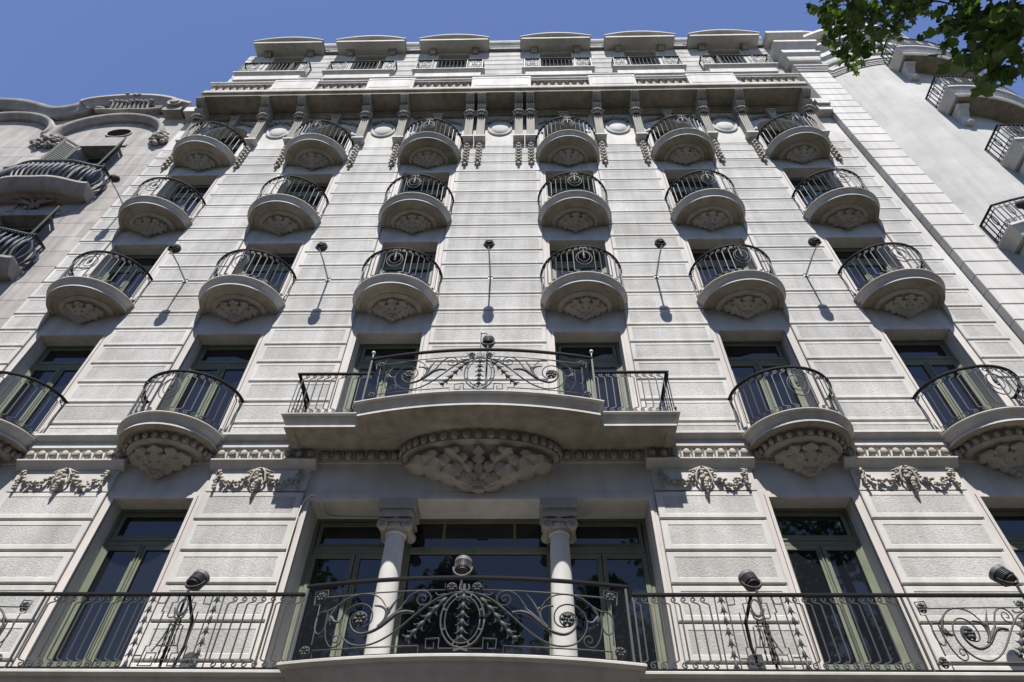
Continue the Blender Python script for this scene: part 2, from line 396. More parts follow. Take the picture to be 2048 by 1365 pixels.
# ---------------- egg-and-dart string course over the principal floor
def egg():
    mb = MB(); mb.blob((0, -.045, 0), .062, .05, .078, n=10, m=7); return mb.mesh('egg', ORN, 180)
EGG = egg()
mb = MB(); mb.prism_yz([(0,-.075),(-.05,.075),(-.03,.08),(.0,.08)], -.013, .013)
DART = mb.mesh('dart', ORN)
def egg_run(parent, xa, xb, y, z):
    n = max(2, round((xb-xa)/.185)); st = (xb-xa)/n
    for i in range(n):
        place('egg', EGG, parent, (xa+st*(i+.5), y, z))
        if i: place('dart', DART, parent, (xa+st*i, y, z))
def scourse(xa, xb, y, capped):
    mb = MB(); L_ = xb-xa
    P = [(-.02, 8.745), (-.15, 8.745), (-.15, 8.70), (-.125, 8.675), (-.07, 8.64), (-.05, 8.62), (-.06, 8.61), (-.06, 8.50), (-.02, 8.48), (-.02, 8.24), (0.06, 8.24), (.06, 8.745)] if capped else \
        [(-.02, 8.745), (-.06, 8.745), (-.06, 8.5), (-.02, 8.48), (-.02, 8.24), (.06, 8.24), (.06, 8.745)]
    mb.prism_yz([(y+a, z) for a, z in P], xa, xb)
    if capped:
        mb.prism_yz([(y+a, z) for a, z in [(0.06, 8.235), (-.105, 8.235), (-.105, 8.212), (-.085, 8.20), (-.05, 8.155), (-.02, 8.125), (-.015, 8.10), (0.06, 8.10)]], xa-.01, xb+.01)
    o = place('string_course', mb.mesh('string_course', STONE), B)
    egg_run(o, xa+.02, xb-.02, y-.02, 8.355)
    return o
allx = []
for i, (a, b) in enumerate(PIERS1):
    scourse(a-(0 if i == 0 else .06), b+(0 if i == len(PIERS1)-1 else .06), 0, True)
bays = [(PIERS1[i][1]+.062, PIERS1[i+1][0]-.062) for i in range(len(PIERS1)-1)]
for i, (a, b) in enumerate(bays):
    if b-a > 2: scourse(a, X0-1.28, 0.05, False); scourse(X0+1.28, b, 0.05, False)
    else: scourse(a, b, 0.05, False)
# festoon panels
def festoon(w_):
    mb = MB(); rnd = random.Random(3); h = w_/2-.07
    mb.add([(-w_/2,0,-.22),(w_/2,0,-.22),(w_/2,0,.2),(-w_/2,0,.2)], [(0,1,2,3)], 1)
    for sg in (-1, 1):
        for k in range(30):
            t = k/29; x = sg*(.1+(h-.1)*t); z = .12-.25*sin(pi*t)**.8
            th = .03+.035*sin(pi*t)
            mb.blob((x+rnd.uniform(-.012,.012), -.03-rnd.uniform(0,.04), z+rnd.uniform(-th,th)), rnd.uniform(.018,.036), n=6, m=4)
        for k in range(14):
            t = k/13; mb.blob((sg*(h+.0)+rnd.uniform(-.035,.035)*(1-t*.4), -.03-rnd.uniform(0,.035), .13-.33*t), rnd.uniform(.018,.032), n=6, m=4)
        mb.tube([(sg*.02,-.05,.19),(sg*.09,-.06,.1),(sg*.13,-.05,-.06),(sg*.06,-.04,-.2)], [.012,.02,.02,.008], 5)
        mb.tube([(sg*.02,-.05,.18),(sg*.12,-.05,.13),(sg*.22,-.03,.11)], [.015,.025,.01], 5)
    for k in range(20):
        t = k/19; mb.blob((rnd.uniform(-.05,.05)*sin(pi*min(1,t+.15)), -.05-rnd.uniform(0,.05), .14-.44*t), .022+.022*sin(pi*t), n=6, m=4)
    return mb.mesh('festoon', [ORN, STONE], 180)
fc = {}
for i, (a, b) in enumerate(PIERS1):
    xa, xb = (a, b) if 0 < i < len(PIERS1)-1 else ((max(a, -10.5), b) if i == 0 else (a, min(b, 9.19)))
    key = round(xb-xa, 2)
    if key not in fc: fc[key] = festoon(xb-xa-.12)
    mb = MB(); mb.box(a, b, 0.012, WY+.02, 7.69, 8.10); p = place('festoon_panel', mb.mesh('festoon_panel', STONE), B)
    place('festoon', fc[key], p, ((xa+xb)/2, 0.008, 7.905))

# ---------------- balcony slabs
def ell(a, b, n=28, y0=.05): return [(-a, y0)] + [(-a*cos(pi*i/n), -b*sin(pi*i/n)) for i in range(n+1)] + [(a, y0)]
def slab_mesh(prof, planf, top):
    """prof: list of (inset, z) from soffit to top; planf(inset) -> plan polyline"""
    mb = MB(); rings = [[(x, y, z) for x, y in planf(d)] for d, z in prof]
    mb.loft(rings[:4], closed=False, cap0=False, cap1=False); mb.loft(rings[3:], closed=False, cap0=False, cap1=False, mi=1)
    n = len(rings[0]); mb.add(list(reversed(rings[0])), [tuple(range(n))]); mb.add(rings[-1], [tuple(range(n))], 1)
    return mb.mesh('balcony', [TAN_SHADED, STONE], 35)  # underside takes the shade-darkened stone, edges stay pale
SP = [(.20, .02), (.185, .0), (.10, .0), (.085, .012), (.085, .042), (.125, .046), (.12, .08), (.085, .12), (.06, .15), (.045, .185), (.02, .192), (.0, .20), (.0, .218), (.012, .225)]
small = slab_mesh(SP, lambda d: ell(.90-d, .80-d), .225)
# acanthus leaf (length 1 along +z from the root, relief towards -y)
def acanthus(lobes=4, w0=.30):
    mb = MB(); nu, nv = 8*lobes+1, 10; V_ = []
    for i in range(nu):
        u = i/(nu-1); env = w0*(.35+.75*sin(pi*min(1, .05+u*.78))**.9)
        ph = (u*lobes) % 1.0; lob = (.55+.45*sin(pi*min(1, ph*1.05))**.6) if u < .97 else .5
        wl = env*lob*(1.0 if u < .9 else max(.25, 1-(u-.9)*6))
        for j in range(nv+1):
            v = -1+2*j/nv; av = abs(v)
            rel = .13*(1-av**2)*(1-.25*u) - .05*math.exp(-(v*7)**2) + .045*cos(av*pi*3.2)*(.4+.6*av) + .30*max(0, u-.70)**1.25*1.6 + .05*sin(pi*ph)*av
            V_.append((v*wl, -(rel+.02), u+.05*av*(1-u)*lob-.03*av))
    F_ = []
    for i in range(nu-1):
        for j in range(nv):
            a = i*(nv+1)+j; F_.append((a, a+1, a+nv+2, a+nv+1))
    mb.add(V_, F_); return mb.mesh('acanthus_leaf', ORN, 60)
ACAS = {5: acanthus(3, .30), 7: acanthus(4, .22)}
def corbel(parent, hw, dep, dz, ztop, rim, nl, eggs):
    """half-bowl corbel: rim (eggs) > bowl > leaves and knob; all below ztop"""
    mb = MB(); n = 28; y0 = .05
    zr = ztop-rim
    def rg(a, b, z): return [(x, y, z) for x, y in ell(a, b, n, y0)]
    rings = [rg(hw, dep, ztop+.01), rg(hw, dep, zr+.03), rg(hw-.03, dep-.03, zr+.012), rg(hw-.045, dep-.045, zr), rg(hw-.10, dep-.09, zr-.004), rg(hw-.12, dep-.10, zr+.02)]
    for t in (.12, .3, .5, .7, .88, 1.0):
        k = (1-t)**1.7
        rings.append(rg((hw-.12)*k+.06*t, (dep-.10)*k+.07*t, zr+.02-(dz-rim)*t))
    mb.loft(rings, closed=False, cap0=False, cap1=False)
    o = place('corbel', mb.mesh('corbel', ORN, 35) if (hw, dz) not in ccache else ccache[(hw, dz)], parent)
    ccache[(hw, dz)] = o.data
    return o
ccache = {}; lcache = {}
def corbel_set(bpart, hw, dep, dz, ztop, rim, nl, eggs):
    corbel(bpart, hw, dep, dz, ztop, rim, nl, eggs)
    zr = ztop-rim
    # leaves lie on the bowl, root near the knob, tip at the rim
    for i in range(nl):
        a = pi*(i+.5)/nl if nl > 1 else pi/2
        tip = Vector((-(hw-.13)*cos(a), -(dep-.10)*sin(a)-.01, zr-.015)); root = Vector((-.05*cos(a), -.08*sin(a)-.02, ztop-dz+.06))
        d = tip-root; L_ = d.length; zax = d.normalized()
        out = Vector((-cos(a)*.35, -sin(a)*.6, -1.0)); out = (out-zax*out.dot(zax)).normalized()
        yax = -out; xax = yax.cross(zax)
        wd = L_*(.95 if nl <= 5 else .88)*(1.12 if i % 2 == 0 else .92)
        o = place('acanthus_leaf', ACAS[nl], bpart)
        o.matrix_local = Matrix(((xax.x*wd, yax.x*L_*.75, zax.x*L_, root.x), (xax.y*wd, yax.y*L_*.75, zax.y*L_, root.y), (xax.z*wd, yax.z*L_*.75, zax.z*L_, root.z), (0, 0, 0, 1)))
    key = ('k', round(hw, 2))
    if key not in lcache:
        mb = MB(); r = .05+.05*hw; rnd = random.Random(1)
        for k in range(9):
            a = pi*k/8; mb.blob((-r*1.1*cos(a), -.05-r*.7*sin(a), .0+.01*(k % 2)), r*.55, r*.55, r*.7)
        for k in range(5): mb.blob((r*.5*(k-2)/2, -.06-r*.3, -r*.7), r*.5)
        mb.blob((0, -.03, .0), r*1.2, r*1.1, r*.9); lcache[key] = mb.mesh('corbel_knob', ORN, 180)
    place('corbel_knob', lcache[key], bpart, (0, 0, ztop-dz+.02))
    if eggs:
        n = eggs
        for i in range(n):
            a = pi*(i+.5)/n
            # spread by ellipse angle, facing outwards
            x, y = -(hw-.0)*cos(a), -(dep-.0)*sin(a); nx, ny = -cos(a)/hw, -sin(a)/dep; rz = math.atan2(nx, -ny)
            place('egg', EGG, bpart, (x, y, ztop-rim*.45), (0, 0, rz), (rim/.19, .7, rim/.19))
# --- ironwork: a bar with curled ends, drawn in (s,t)
def spiral(cx, cz, r0, r1, a0, turns, k=22):
    return [(cx+(r0+(r1-r0)*i/k)*cos(a0+turns*2*pi*i/k), 0, cz+(r0+(r1-r0)*i/k)*sin(a0+turns*2*pi*i/k)) for i in range(k+1)]
def bar_mesh(h, r, sg, hi):
    mb = MB(); q = 5 if hi else 4; k = 14 if hi else 9
    top = spiral(sg*.062, h-.055, .038, .010, -pi*.55, 1.15*1, k)
    top = [(x, y, z) for x, y, z in top] if sg > 0 else [(-p[0], p[1], p[2]) for p in spiral(.062, h-.055, .038, .010, -pi*.55, 1.15, k)]
    bot = [(sg*p[0], p[1], h-p[2]) for p in spiral(.062, h-.055, .038, .010, -pi*.55, 1.15, k)]
    mid = [(0, 0, .12), (0, 0, h-.12)]
    stem_t = [(0, 0, h-.125), (sg*.016, 0, h-.105)] + [t for t in top]
    stem_b = [(0, 0, .125), (sg*.016, 0, .105)] + bot
    mb.tube(mid, r, q); mb.tube(stem_t, r*.85, q); mb.tube(stem_b, r*.85, q)
    return mb.mesh('bar', IRON, 60)
barc = {}
def bar(h, sg, hi, r=.0105):
    key = (h, sg, hi)
    if key not in barc: barc[key] = bar_mesh(h, r, sg, hi)
    return barc[key]
def arc_table(path):
    T = [0]
    for a, b in zip(path, path[1:]): T.append(T[-1]+math.hypot(b[0]-a[0], b[1]-a[1]))
    return T
def at_arc(path, T, s):
    for i in range(len(path)-1):
        if s <= T[i+1] or i == len(path)-2:
            t = (s-T[i])/max(1e-9, T[i+1]-T[i]); a, b = path[i], path[i+1]
            return a[0]+(b[0]-a[0])*t, a[1]+(b[1]-a[1])*t, math.atan2(b[1]-a[1], b[0]-a[0])
def ring_mesh(name, a, b, r, cz, n=24, rr=1.0, mat_=IRON):
    mb = MB(); P = [(a*cos(2*pi*i/n), 0, cz+b*sin(2*pi*i/n)) for i in range(n)]
    rings = []
    for i in range(n):
        tx = Vector((-a*sin(2*pi*i/n), 0, b*cos(2*pi*i/n))).normalized(); nx = Vector((tx.z, 0, -tx.x)); yy = Vector((0, 1, 0)); p = Vector(P[i])
        rings.append([p+nx*r*cos(2*pi*k/5)+yy*r*sin(2*pi*k/5) for k in range(5)])
    rings.append(rings[0]); mb.loft(rings, cap0=False, cap1=False); return mb.mesh(name, mat_, 180)
LOW = {}
HR = [(-.022, 0), (.022, 0), (.026, .012), (.022, .034), (-.022, .034), (-.026, .012)]
def rail_base(path, h, name='railing'):
    mb = MB(); mb.sweep(path, [(d, h-.034+z) for d, z in HR]); me = mb.mesh(name, RAILM, 40)
    mb = MB(); mb.sweep(path, [(-.010, .012), (.010, .012), (.010, .03), (-.010, .03)]); LOW[me.name] = mb.mesh('lower_rail', RAILM, 40)
    return me
RA, RB, RH = .862, .755, .95
rpath = ell(RA, RB, 30, .06); rT = arc_table(rpath)
small_rail = rail_base(rpath, RH)
ringO = ring_mesh('oval_ring', .165, .235, .0095, .52); ringI = ring_mesh('oval_ring', .12, .175, .008, .575)
def tassel():
    mb = MB()
    for sg in (-1, 1):
        mb.tube([(0,-.01,.86),(sg*.05,-.01,.88),(sg*.085,-.01,.845),(sg*.06,-.01,.80)], [.012,.014,.012,.006], 5)
    mb.lathe([(.004,.86),(.03,.84),(.02,.80),(.014,.72),(.022,.66),(.03,.60),(.026,.55),(.004,.50)], 8)
    mb.blob((0,-.012,.50), .028, .02, .028); return mb.mesh('tassel', IRON, 60)
TAS = tassel()
def small_railing(x, z, hi):
    o = place('railing', small_rail, B, (x, 0, z)); L_ = rT[-1]; mid = L_/2; n = 9
    for sg in (-1, 1):
        for k in range(n):
            s_ = mid+sg*(.215+(mid-.215-.03)*k/(n-.6))
            px, py, a = at_arc(rpath, rT, s_)
            place('bar', bar(RH-.04, -sg, hi), o, (px, py, .01), (0, 0, a))
    place('oval_ring', ringO, o, (0, -RB, 0)); place('oval_ring', ringI, o, (0, -RB, 0)); place('tassel', TAS, o, (0, -RB, 0))
    return o
for k, zb in (('F3', 12.10), ('F4', 15.36), ('F5', 18.70)):
    for c in COLS:
        bp = place('balcony', small, B, (X0+c, 0, zb))
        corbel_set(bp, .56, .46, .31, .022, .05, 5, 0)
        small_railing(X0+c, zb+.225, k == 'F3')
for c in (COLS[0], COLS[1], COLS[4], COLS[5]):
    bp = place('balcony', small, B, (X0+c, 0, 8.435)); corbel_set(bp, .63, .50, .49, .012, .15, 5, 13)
    small_railing(X0+c, 8.66, True)

# ---------------- plan curves of the wide balconies
def bow_y(s, h, ye, ym): return -(ye+(ym-ye)*(1-(s/h)**2))
def wide_plan(half, ystr, hb, ye, ym, n=24):
    """half-width of all, depth of the straight wings, half-width of the bow, its end and middle depths"""
    def f(d):
        P = [(-half+d, .05), (-half+d, -ystr+d), (-hb+d*.9, -ystr+d)]
        for i in range(n+1):
            s_ = -hb+2*hb*i/n; P.append((s_*(1-d/hb*.9), bow_y(s_, hb, ye, ym)+d))
        P += [(hb-d*.9, -ystr+d), (half-d, -ystr+d), (half-d, .05)]
        return P
    return f
# second floor balcony
SPW = [(.24, .02), (.22, .0), (.10, .0), (.08, .015), (.08, .05), (.135, .056), (.125, .10), (.085, .15), (.06, .18), (.045, .215), (.02, .222), (.0, .23), (.0, .248), (.012, .255)]
f2plan = wide_plan(3.175, .70, 1.96, .95, 1.20)
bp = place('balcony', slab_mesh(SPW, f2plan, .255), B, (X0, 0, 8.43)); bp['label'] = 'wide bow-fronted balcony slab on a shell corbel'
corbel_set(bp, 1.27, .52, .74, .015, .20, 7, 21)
# principal floor balcony runs the whole width
SP1 = [(.50, -.42), (.40, -.43), (.32, -.42), (.30, -.36), (.24, -.33), (.21, -.26), (.15, -.21), (.125, -.14), (.075, -.10), (.06, -.06), (.02, -.045), (.0, -.035), (.0, -.010), (.012, 0)]
f1plan = wide_plan(9.9, .76, 2.06, .96, 1.21)
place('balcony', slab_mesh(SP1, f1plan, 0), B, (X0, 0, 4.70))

# ---------------- scrolled ironwork of the bow fronts, drawn as strokes in (s,t)
def st(x, y):      # from a flat drawing of the left half of the panel
    t = (960-y)/914; t += 0.065*((1850-x)/1700)**2
    lean = 1+.076*(1-max(0, min(1, t/.93)))
    return ((x-1850)/(889*lean), max(0.02, min(.9, t)))
STROKES = [
 ([(1850,262),(1700,285),(1560,345),(1420,450),(1310,545),(1180,660),(1060,750),(930,820),(800,855),(660,845),(560,785),(505,690),(500,590),(545,490),(630,415),(730,392),(815,425),(858,500),(850,590),(800,640),(735,648),(670,620),(640,560)], .012, .008),
 ([(1320,500),(1230,490),(1130,520),(1040,590),(950,660),(850,710),(740,730),(655,690),(612,610),(630,530),(690,485),(760,490),(800,540),(790,600)], .020, .006),
 ([(355,480),(335,570),(335,680),(350,780),(400,860),(470,865),(520,820),(515,765),(470,745),(435,775),(440,815),(475,815),(480,795)], .010, .006),
 ([(345,470),(440,420),(530,350),(620,300),(730,275),(850,285),(940,335),(1005,430)], .014, .007),
 ([(1130,500),(1200,395),(1280,295),(1370,250),(1450,265),(1492,325),(1475,390),(1410,418),(1350,390),(1345,330),(1390,298),(1435,320),(1430,365),(1395,355)], .010, .006),
 ([(345,470),(265,480),(218,560),(210,660),(240,718),(290,710),(330,640),(352,550),(345,470)], .009, .008),
 ([(1000,560),(1060,440),(1110,360),(1175,275)], .016, .006),
 ([(380,590),(390,540),(430,590),(480,590),(500,560)], .026, .008),
 ([(385,620),(370,560),(400,490),(450,420)], .008, .020),
 ([(875,415),(950,425),(1005,470),(1010,540),(985,600),(930,660)], .010, .024),
 ([(1020,440),(1045,480),(1030,530)], .022, .006),
 ([(960,640),(1060,550),(1150,470),(1190,430)], .024, .008),
 ([(1000,620),(1120,520),(1220,480),(1310,505)], .022, .007),
 ([(330,300),(330,215),(185,235),(180,385),(245,385),(195,840)], .008, .008),
 ([(1640,160),(1640,240),(1300,246),(900,262),(330,300)], .008, .008),
 ([(1390,940),(1390,860),(900,875),(500,890),(210,905),(205,990)], .008, .008),
 ([(1610,890),(1610,780),(1470,790),(1470,890),(1560,890),(1560,830)], .009, .009),
 ([(1610,890),(1850,890)], .008, .008),
 ([(1540,270),(1570,300),(1650,285)], .010, .007),
]
CHAIN = [(1670,330),(1590,415),(1510,500),(1440,590),(1365,680),(1300,755),(1245,800)]
def husk(mb, p, q, sc, mp):
    """bell flower between two (s,t) points"""
    dx, dz = q[0]-p[0], q[1]-p[1]; L_ = math.hypot(dx, dz); ux, uz = dx/L_, dz/L_; vx, vz = -uz, ux
    def g(a, b, y=0): return mp(p[0]+ux*a*L_+vx*b*sc, p[1]+uz*a*L_+vz*b*sc, y)
    mb.tube([g(0,0), g(.12,0), g(.35,0), g(.6,0), g(.8,0), g(1.08,0)], [.006*sc, .017*sc, .03*sc, .028*sc, .02*sc, .006*sc], 6)
    for sg in (-1, 1):
        mb.tube([g(.35,sg*.012), g(.65,sg*.03), g(.85,sg*.055), g(.80,sg*.078)], [.012*sc, .014*sc, .009*sc, .004*sc], 4)
def rosette(mp, s, t, r):
    mb = MB(); P = []
    for k in range(6):
        a = 2*pi*k/6; mb.tube([mp(s+r*.25*cos(a), t+r*.25*sin(a), -.006), mp(s+r*.65*cos(a), t+r*.65*sin(a), -.014), mp(s+r*.95*cos(a), t+r*.95*sin(a), -.004)], [r*.18, r*.34, r*.12], 5)
    mb.tube([mp(s+r*cos(2*pi*k/18), t+r*sin(2*pi*k/18), 0) for k in range(19)], r*.12, 5)
    mb.tube([mp(s, t, .01), mp(s, t, -.03)], [r*.26, r*.12], 6)
    return mb.mesh('rosette', IRON, 180)
def scroll_panel(parent, hwid, height, mp):
    """both halves of a scrolled panel; mp(s,t,y) maps to 3D in the parent's frame"""
    ks = hwid/1.90; kt = height/.93
    for sg in (-1, 1):
        M_ = lambda s, t, y=0: mp(sg*-s*ks if False else s*ks*(1 if sg < 0 else -1), t*kt, y)
        for pts, ra, rb in STROKES:
            P2 = [st(*p) for p in pts]
            straight = ra == rb and len(pts) <= 6
            C = [Vector((a, b)) for a, b in P2] if straight else catmull(P2, 5)
            n = len(C); R_ = [ra+(rb-ra)*i/(n-1) for i in range(n)]
            if ra > .015: R_ = [r*(.45+.75*sin(pi*min(1, .15+.85*i/(n-1)))) for i, r in enumerate(R_)]
            mb = MB(); mb.tube([M_(c.x, c.y) for c in C], R_, 6)
            place('scroll', mb.mesh('scroll', IRON, 60), parent)
        mb = MB(); Q = [st(*p) for p in CHAIN]
        for a, b in zip(Q, Q[1:]): husk(mb, a, b, 1.0, M_)
        place('husk_chain', mb.mesh('husk_chain', IRON, 60), parent)
        for (x, y, r) in ((1712,212,.06), (252,300,.062), (118,915,.062), (720,565,.085)):
            a, b = st(x, y); place('rosette', rosette(M_, a, max(.07, b), r), parent)
    M_ = lambda s, t, y=0: mp(s*ks, t*kt, y)
    for a, b, r in ((.255, .335, .012), (.205, .285, .009)):
        mb = MB(); mb.tube([M_(a*cos(2*pi*i/36), .42+b*sin(2*pi*i/36)) for i in range(37)], r, 6)
        place('oval_ring', mb.mesh('oval_ring', IRON, 180), parent)
    for k in range(8):
        mb = MB(); a = 2*pi*(k+.5)/8; mb.tube([M_(.205*cos(a), .42+.285*sin(a)), M_(.255*cos(a), .42+.335*sin(a))], .014, 5); place('ring_tie', mb.mesh('ring_tie', IRON), parent)
    mb = MB(); zz = [.74, .635, .53, .43, .33, .235, .16]
    for a, b in zip(zz, zz[1:]): husk(mb, (0, a), (0, b), 1.05, M_)
    place('husk_chain', mb.mesh('husk_chain', IRON, 60), parent)
    mb = MB()
    mb.tube([M_(-.05,.86), M_(-.06,.8), M_(0,.765), M_(.06,.8), M_(.05,.86)], .014, 5); mb.tube([M_(0,.86), M_(0,.77)], .022, 5)
    mb.tube([M_(-.08,.05), M_(0,.075), M_(.08,.05)], .02, 5)
    place('crest', mb.mesh('crest', IRON, 60), parent)
def straight_bars(parent, xa, xb, y, h, sg, spacing=.118):
    n = max(1, round((xb-xa)/spacing)); st_ = (xb-xa)/n
    for i in range(n): place('bar', bar(h, sg, True), parent, (xa+st_*(i+.5), y, .01))
# lyre panel, drawn at the right-hand one
def ly(x, y): return ((x-(575+(y-430)*.2375))/860, (1235-y)/860)
LYRE = [
 ([(165,430),(325,1235)], .009), ([(285,430),(465,1235)], .009), ([(855,430),(1060,1225)], .009), ([(985,430),(1205,1220)], .009),
 ([(430,430),(435,455)], .008), ([(320,560),(390,555),(375,465),(500,465),(520,540),(470,545),(515,720)], .009),
 ([(875,548),(805,548),(765,460),(660,462),(670,540),(720,540),(755,690),(735,705),(690,700)], .009),
 ([(765,460),(822,640),(800,640),(890,1000),(920,1000),(975,1195),(840,1195),(805,1070),(905,1070),(925,1150),(860,1155),(850,1105)], .009),
 ([(435,640),(520,1000),(500,1000),(545,1195),(680,1195),(650,1070),(560,1070),(575,1160),(625,1160),(610,1110)], .009),
 ([(590,780),(725,780)], .010), ([(600,995),(815,995),(860,1055)], .010), ([(600,995),(590,1060)], .009),
 ([(960,1095),(1030,1095)], .009), ([(450,1108),(520,1108)], .009), ([(680,1135),(830,1135)], .008),
 ([(610,790),(640,870),(640,990)], .007), ([(645,790),(680,880),(690,990)], .007), ([(680,790),(720,890),(740,990)], .007), ([(715,790),(760,900),(815,990)], .010),
 ([(575,790),(590,880),(605,990)], .010),
]
def lyre_panel(parent, x, y, sg):
    M_ = lambda s, t, dy=0: Vector((x+sg*s, y+dy, t))
    for pts, r in LYRE:
        mb = MB(); mb.tube([M_(*ly(*p)) for p in pts], r, 5); place('bar' if len(pts) == 2 else 'fretwork', mb.mesh('fretwork', IRON, 40), parent)
    for cs in (-.405, .40):
        mb = MB()
        for k in range(7):
            a = .915-k*.132; husk(mb, (cs, a), (cs, max(.01, a-.118)), .72, M_)
        place('husk_chain', mb.mesh('husk_chain', IRON, 60), parent)
    mb = MB(); c = ly(610, 590)
    mb.tube([M_(c[0]+.058*cos(2*pi*i/20), c[1]+.105*sin(2*pi*i/20)) for i in range(21)], [.011+.007*max(0, -sin(2*pi*i/20)) for i in range(21)], 5)
    mb.tube([M_(c[0]-.08, c[1]-.03), M_(c[0]-.05, c[1]-.13), M_(c[0], c[1]-.155), M_(c[0]+.05, c[1]-.13), M_(c[0]+.09, c[1]-.01)], [.008,.014,.016,.014,.008], 5)
    place('oval_ring', mb.mesh('oval_ring', IRON, 60), parent)
    # stay behind the panel with twisted rods
    mb = MB(); mb.tube([M_(-.02, .92, .0), M_(-.14, .62, .10), M_(-.13, .35, .16), M_(-.06, .0, .18)], .022, 5, flat=.5)
    for k in range(3):
        xx = -.02+.07*k; mb.tube([M_(xx, .62-.5*i/12, .05+.03*k) for i in range(13)], [.006+.008*(i % 2) for i in range(13)], 5)
    place('stay', mb.mesh('stay', RAILM, 60), parent)
# --- principal floor railing
H1 = .93
r1 = f1plan(.045)
path_l = [(-9.5, -.715), (-2.03, -.715)]; path_r = [(2.03, -.715), (9.5, -.715)]
bh = 1.93; bowpath = [(-bh+2*bh*i/30, bow_y(-bh+2*bh*i/30, bh, .91, 1.13)) for i in range(31)]
rl = place('railing', rail_base(path_l, H1), B, (X0, 0, 4.705)); rr = place('railing', rail_base(path_r, H1), B, (X0, 0, 4.705))
rb_ = place('railing', rail_base([(-bh, -.70)] + bowpath + [(bh, -.70)], H1), B, (X0, 0, 4.705))
rb_['label'] = 'bow-fronted railing with oval and scrolls on the principal floor'
scroll_panel(rb_, 1.86, H1-.035, lambda s, t, y=0: Vector((s, bow_y(s, bh, .91, 1.13)+y, t)))
for o, sg in ((rl, -1), (rr, 1)):
    c = sg*3.515; lyre_panel(o, c, -.715, sg)
    a, b = sorted((sg*2.06, sg*(3.515-.50))); straight_bars(o, a, b, -.715, H1-.035, -sg)
    a, b = sorted((sg*(3.515+.50), sg*5.27)); straight_bars(o, a, b, -.715, H1-.035, -sg)
    scroll_panel(o, 1.40, H1-.035, lambda s, t, y=0, sg=sg: Vector((sg*6.80+s, -.715+y, t)))
    for p in (2.04, 5.30, 8.27): mb = MB(); mb.box(sg*p-.011, sg*p+.011, -.726, -.704, 0, H1-.03); place('post', mb.mesh('post', IRON), o)
for sg in (-1, 1):
    mb = MB(); mb.box(sg*bh-.014, sg*bh+.014, -.925, -.897, 0, H1-.03); place('post', mb.mesh('post', IRON), rb_)
    mb = MB(); mb.box(sg*bh-.012, sg*bh+.012, -.83, -.806, 0, H1-.03); place('post', mb.mesh('post', IRON), rb_)
# --- second floor wide railing
bh2 = 1.84; rbw2 = lambda s: bow_y(s, bh2, .92, 1.13)
bow2 = [(-bh2+2*bh2*i/30, rbw2(-bh2+2*bh2*i/30)) for i in range(31)]
r2b = place('railing', rail_base([(-bh2, -.66)] + bow2 + [(bh2, -.66)], 1.0), B, (X0, 0, 8.685))
r2b['label'] = 'bow-fronted railing with oval and scrolls on the second floor'
scroll_panel(r2b, 1.78, .965, lambda s, t, y=0: Vector((s, rbw2(s)+y, t)))
for sg in (-1, 1): mb = MB(); mb.box(sg*bh2-.014, sg*bh2+.014, -.934, -.906, 0, .97); place('post', mb.mesh('post', IRON), r2b)
for sg in (-1, 1):
    mb = MB(); mb.tube([(sg*bh2, -.92, .99), (sg*(bh2+.01), -.91, 1.14)], .008, 5); mb.blob((sg*(bh2+.01), -.91, 1.16), .034, n=8, m=6)
    place('globe_finial', mb.mesh('globe_finial', CURT, 180), r2b)
for sg in (-1, 1):
    P = [(-3.12, .06), (-3.12, -.655), (-1.86, -.655)] if sg < 0 else [(1.86, -.655), (3.12, -.655), (3.12, .06)]
    o = place('railing', rail_base(P, .93), B, (X0, 0, 8.685))
    a, b = sorted((sg*1.88, sg*3.09)); straight_bars(o, a, b, -.655, .895, -sg)
    for k in range(5): place('bar', bar(.895, -sg, True), o, (sg*3.12, -.60+.125*k, .01), (0, 0, pi/2))
    mb = MB(); mb.tube([(sg*3.10, -.64, .9), (sg*2.98, -.30, .45), (sg*2.98, -.12, .01)], .022, 5, flat=.5); place('stay', mb.mesh('stay', RAILM), o)

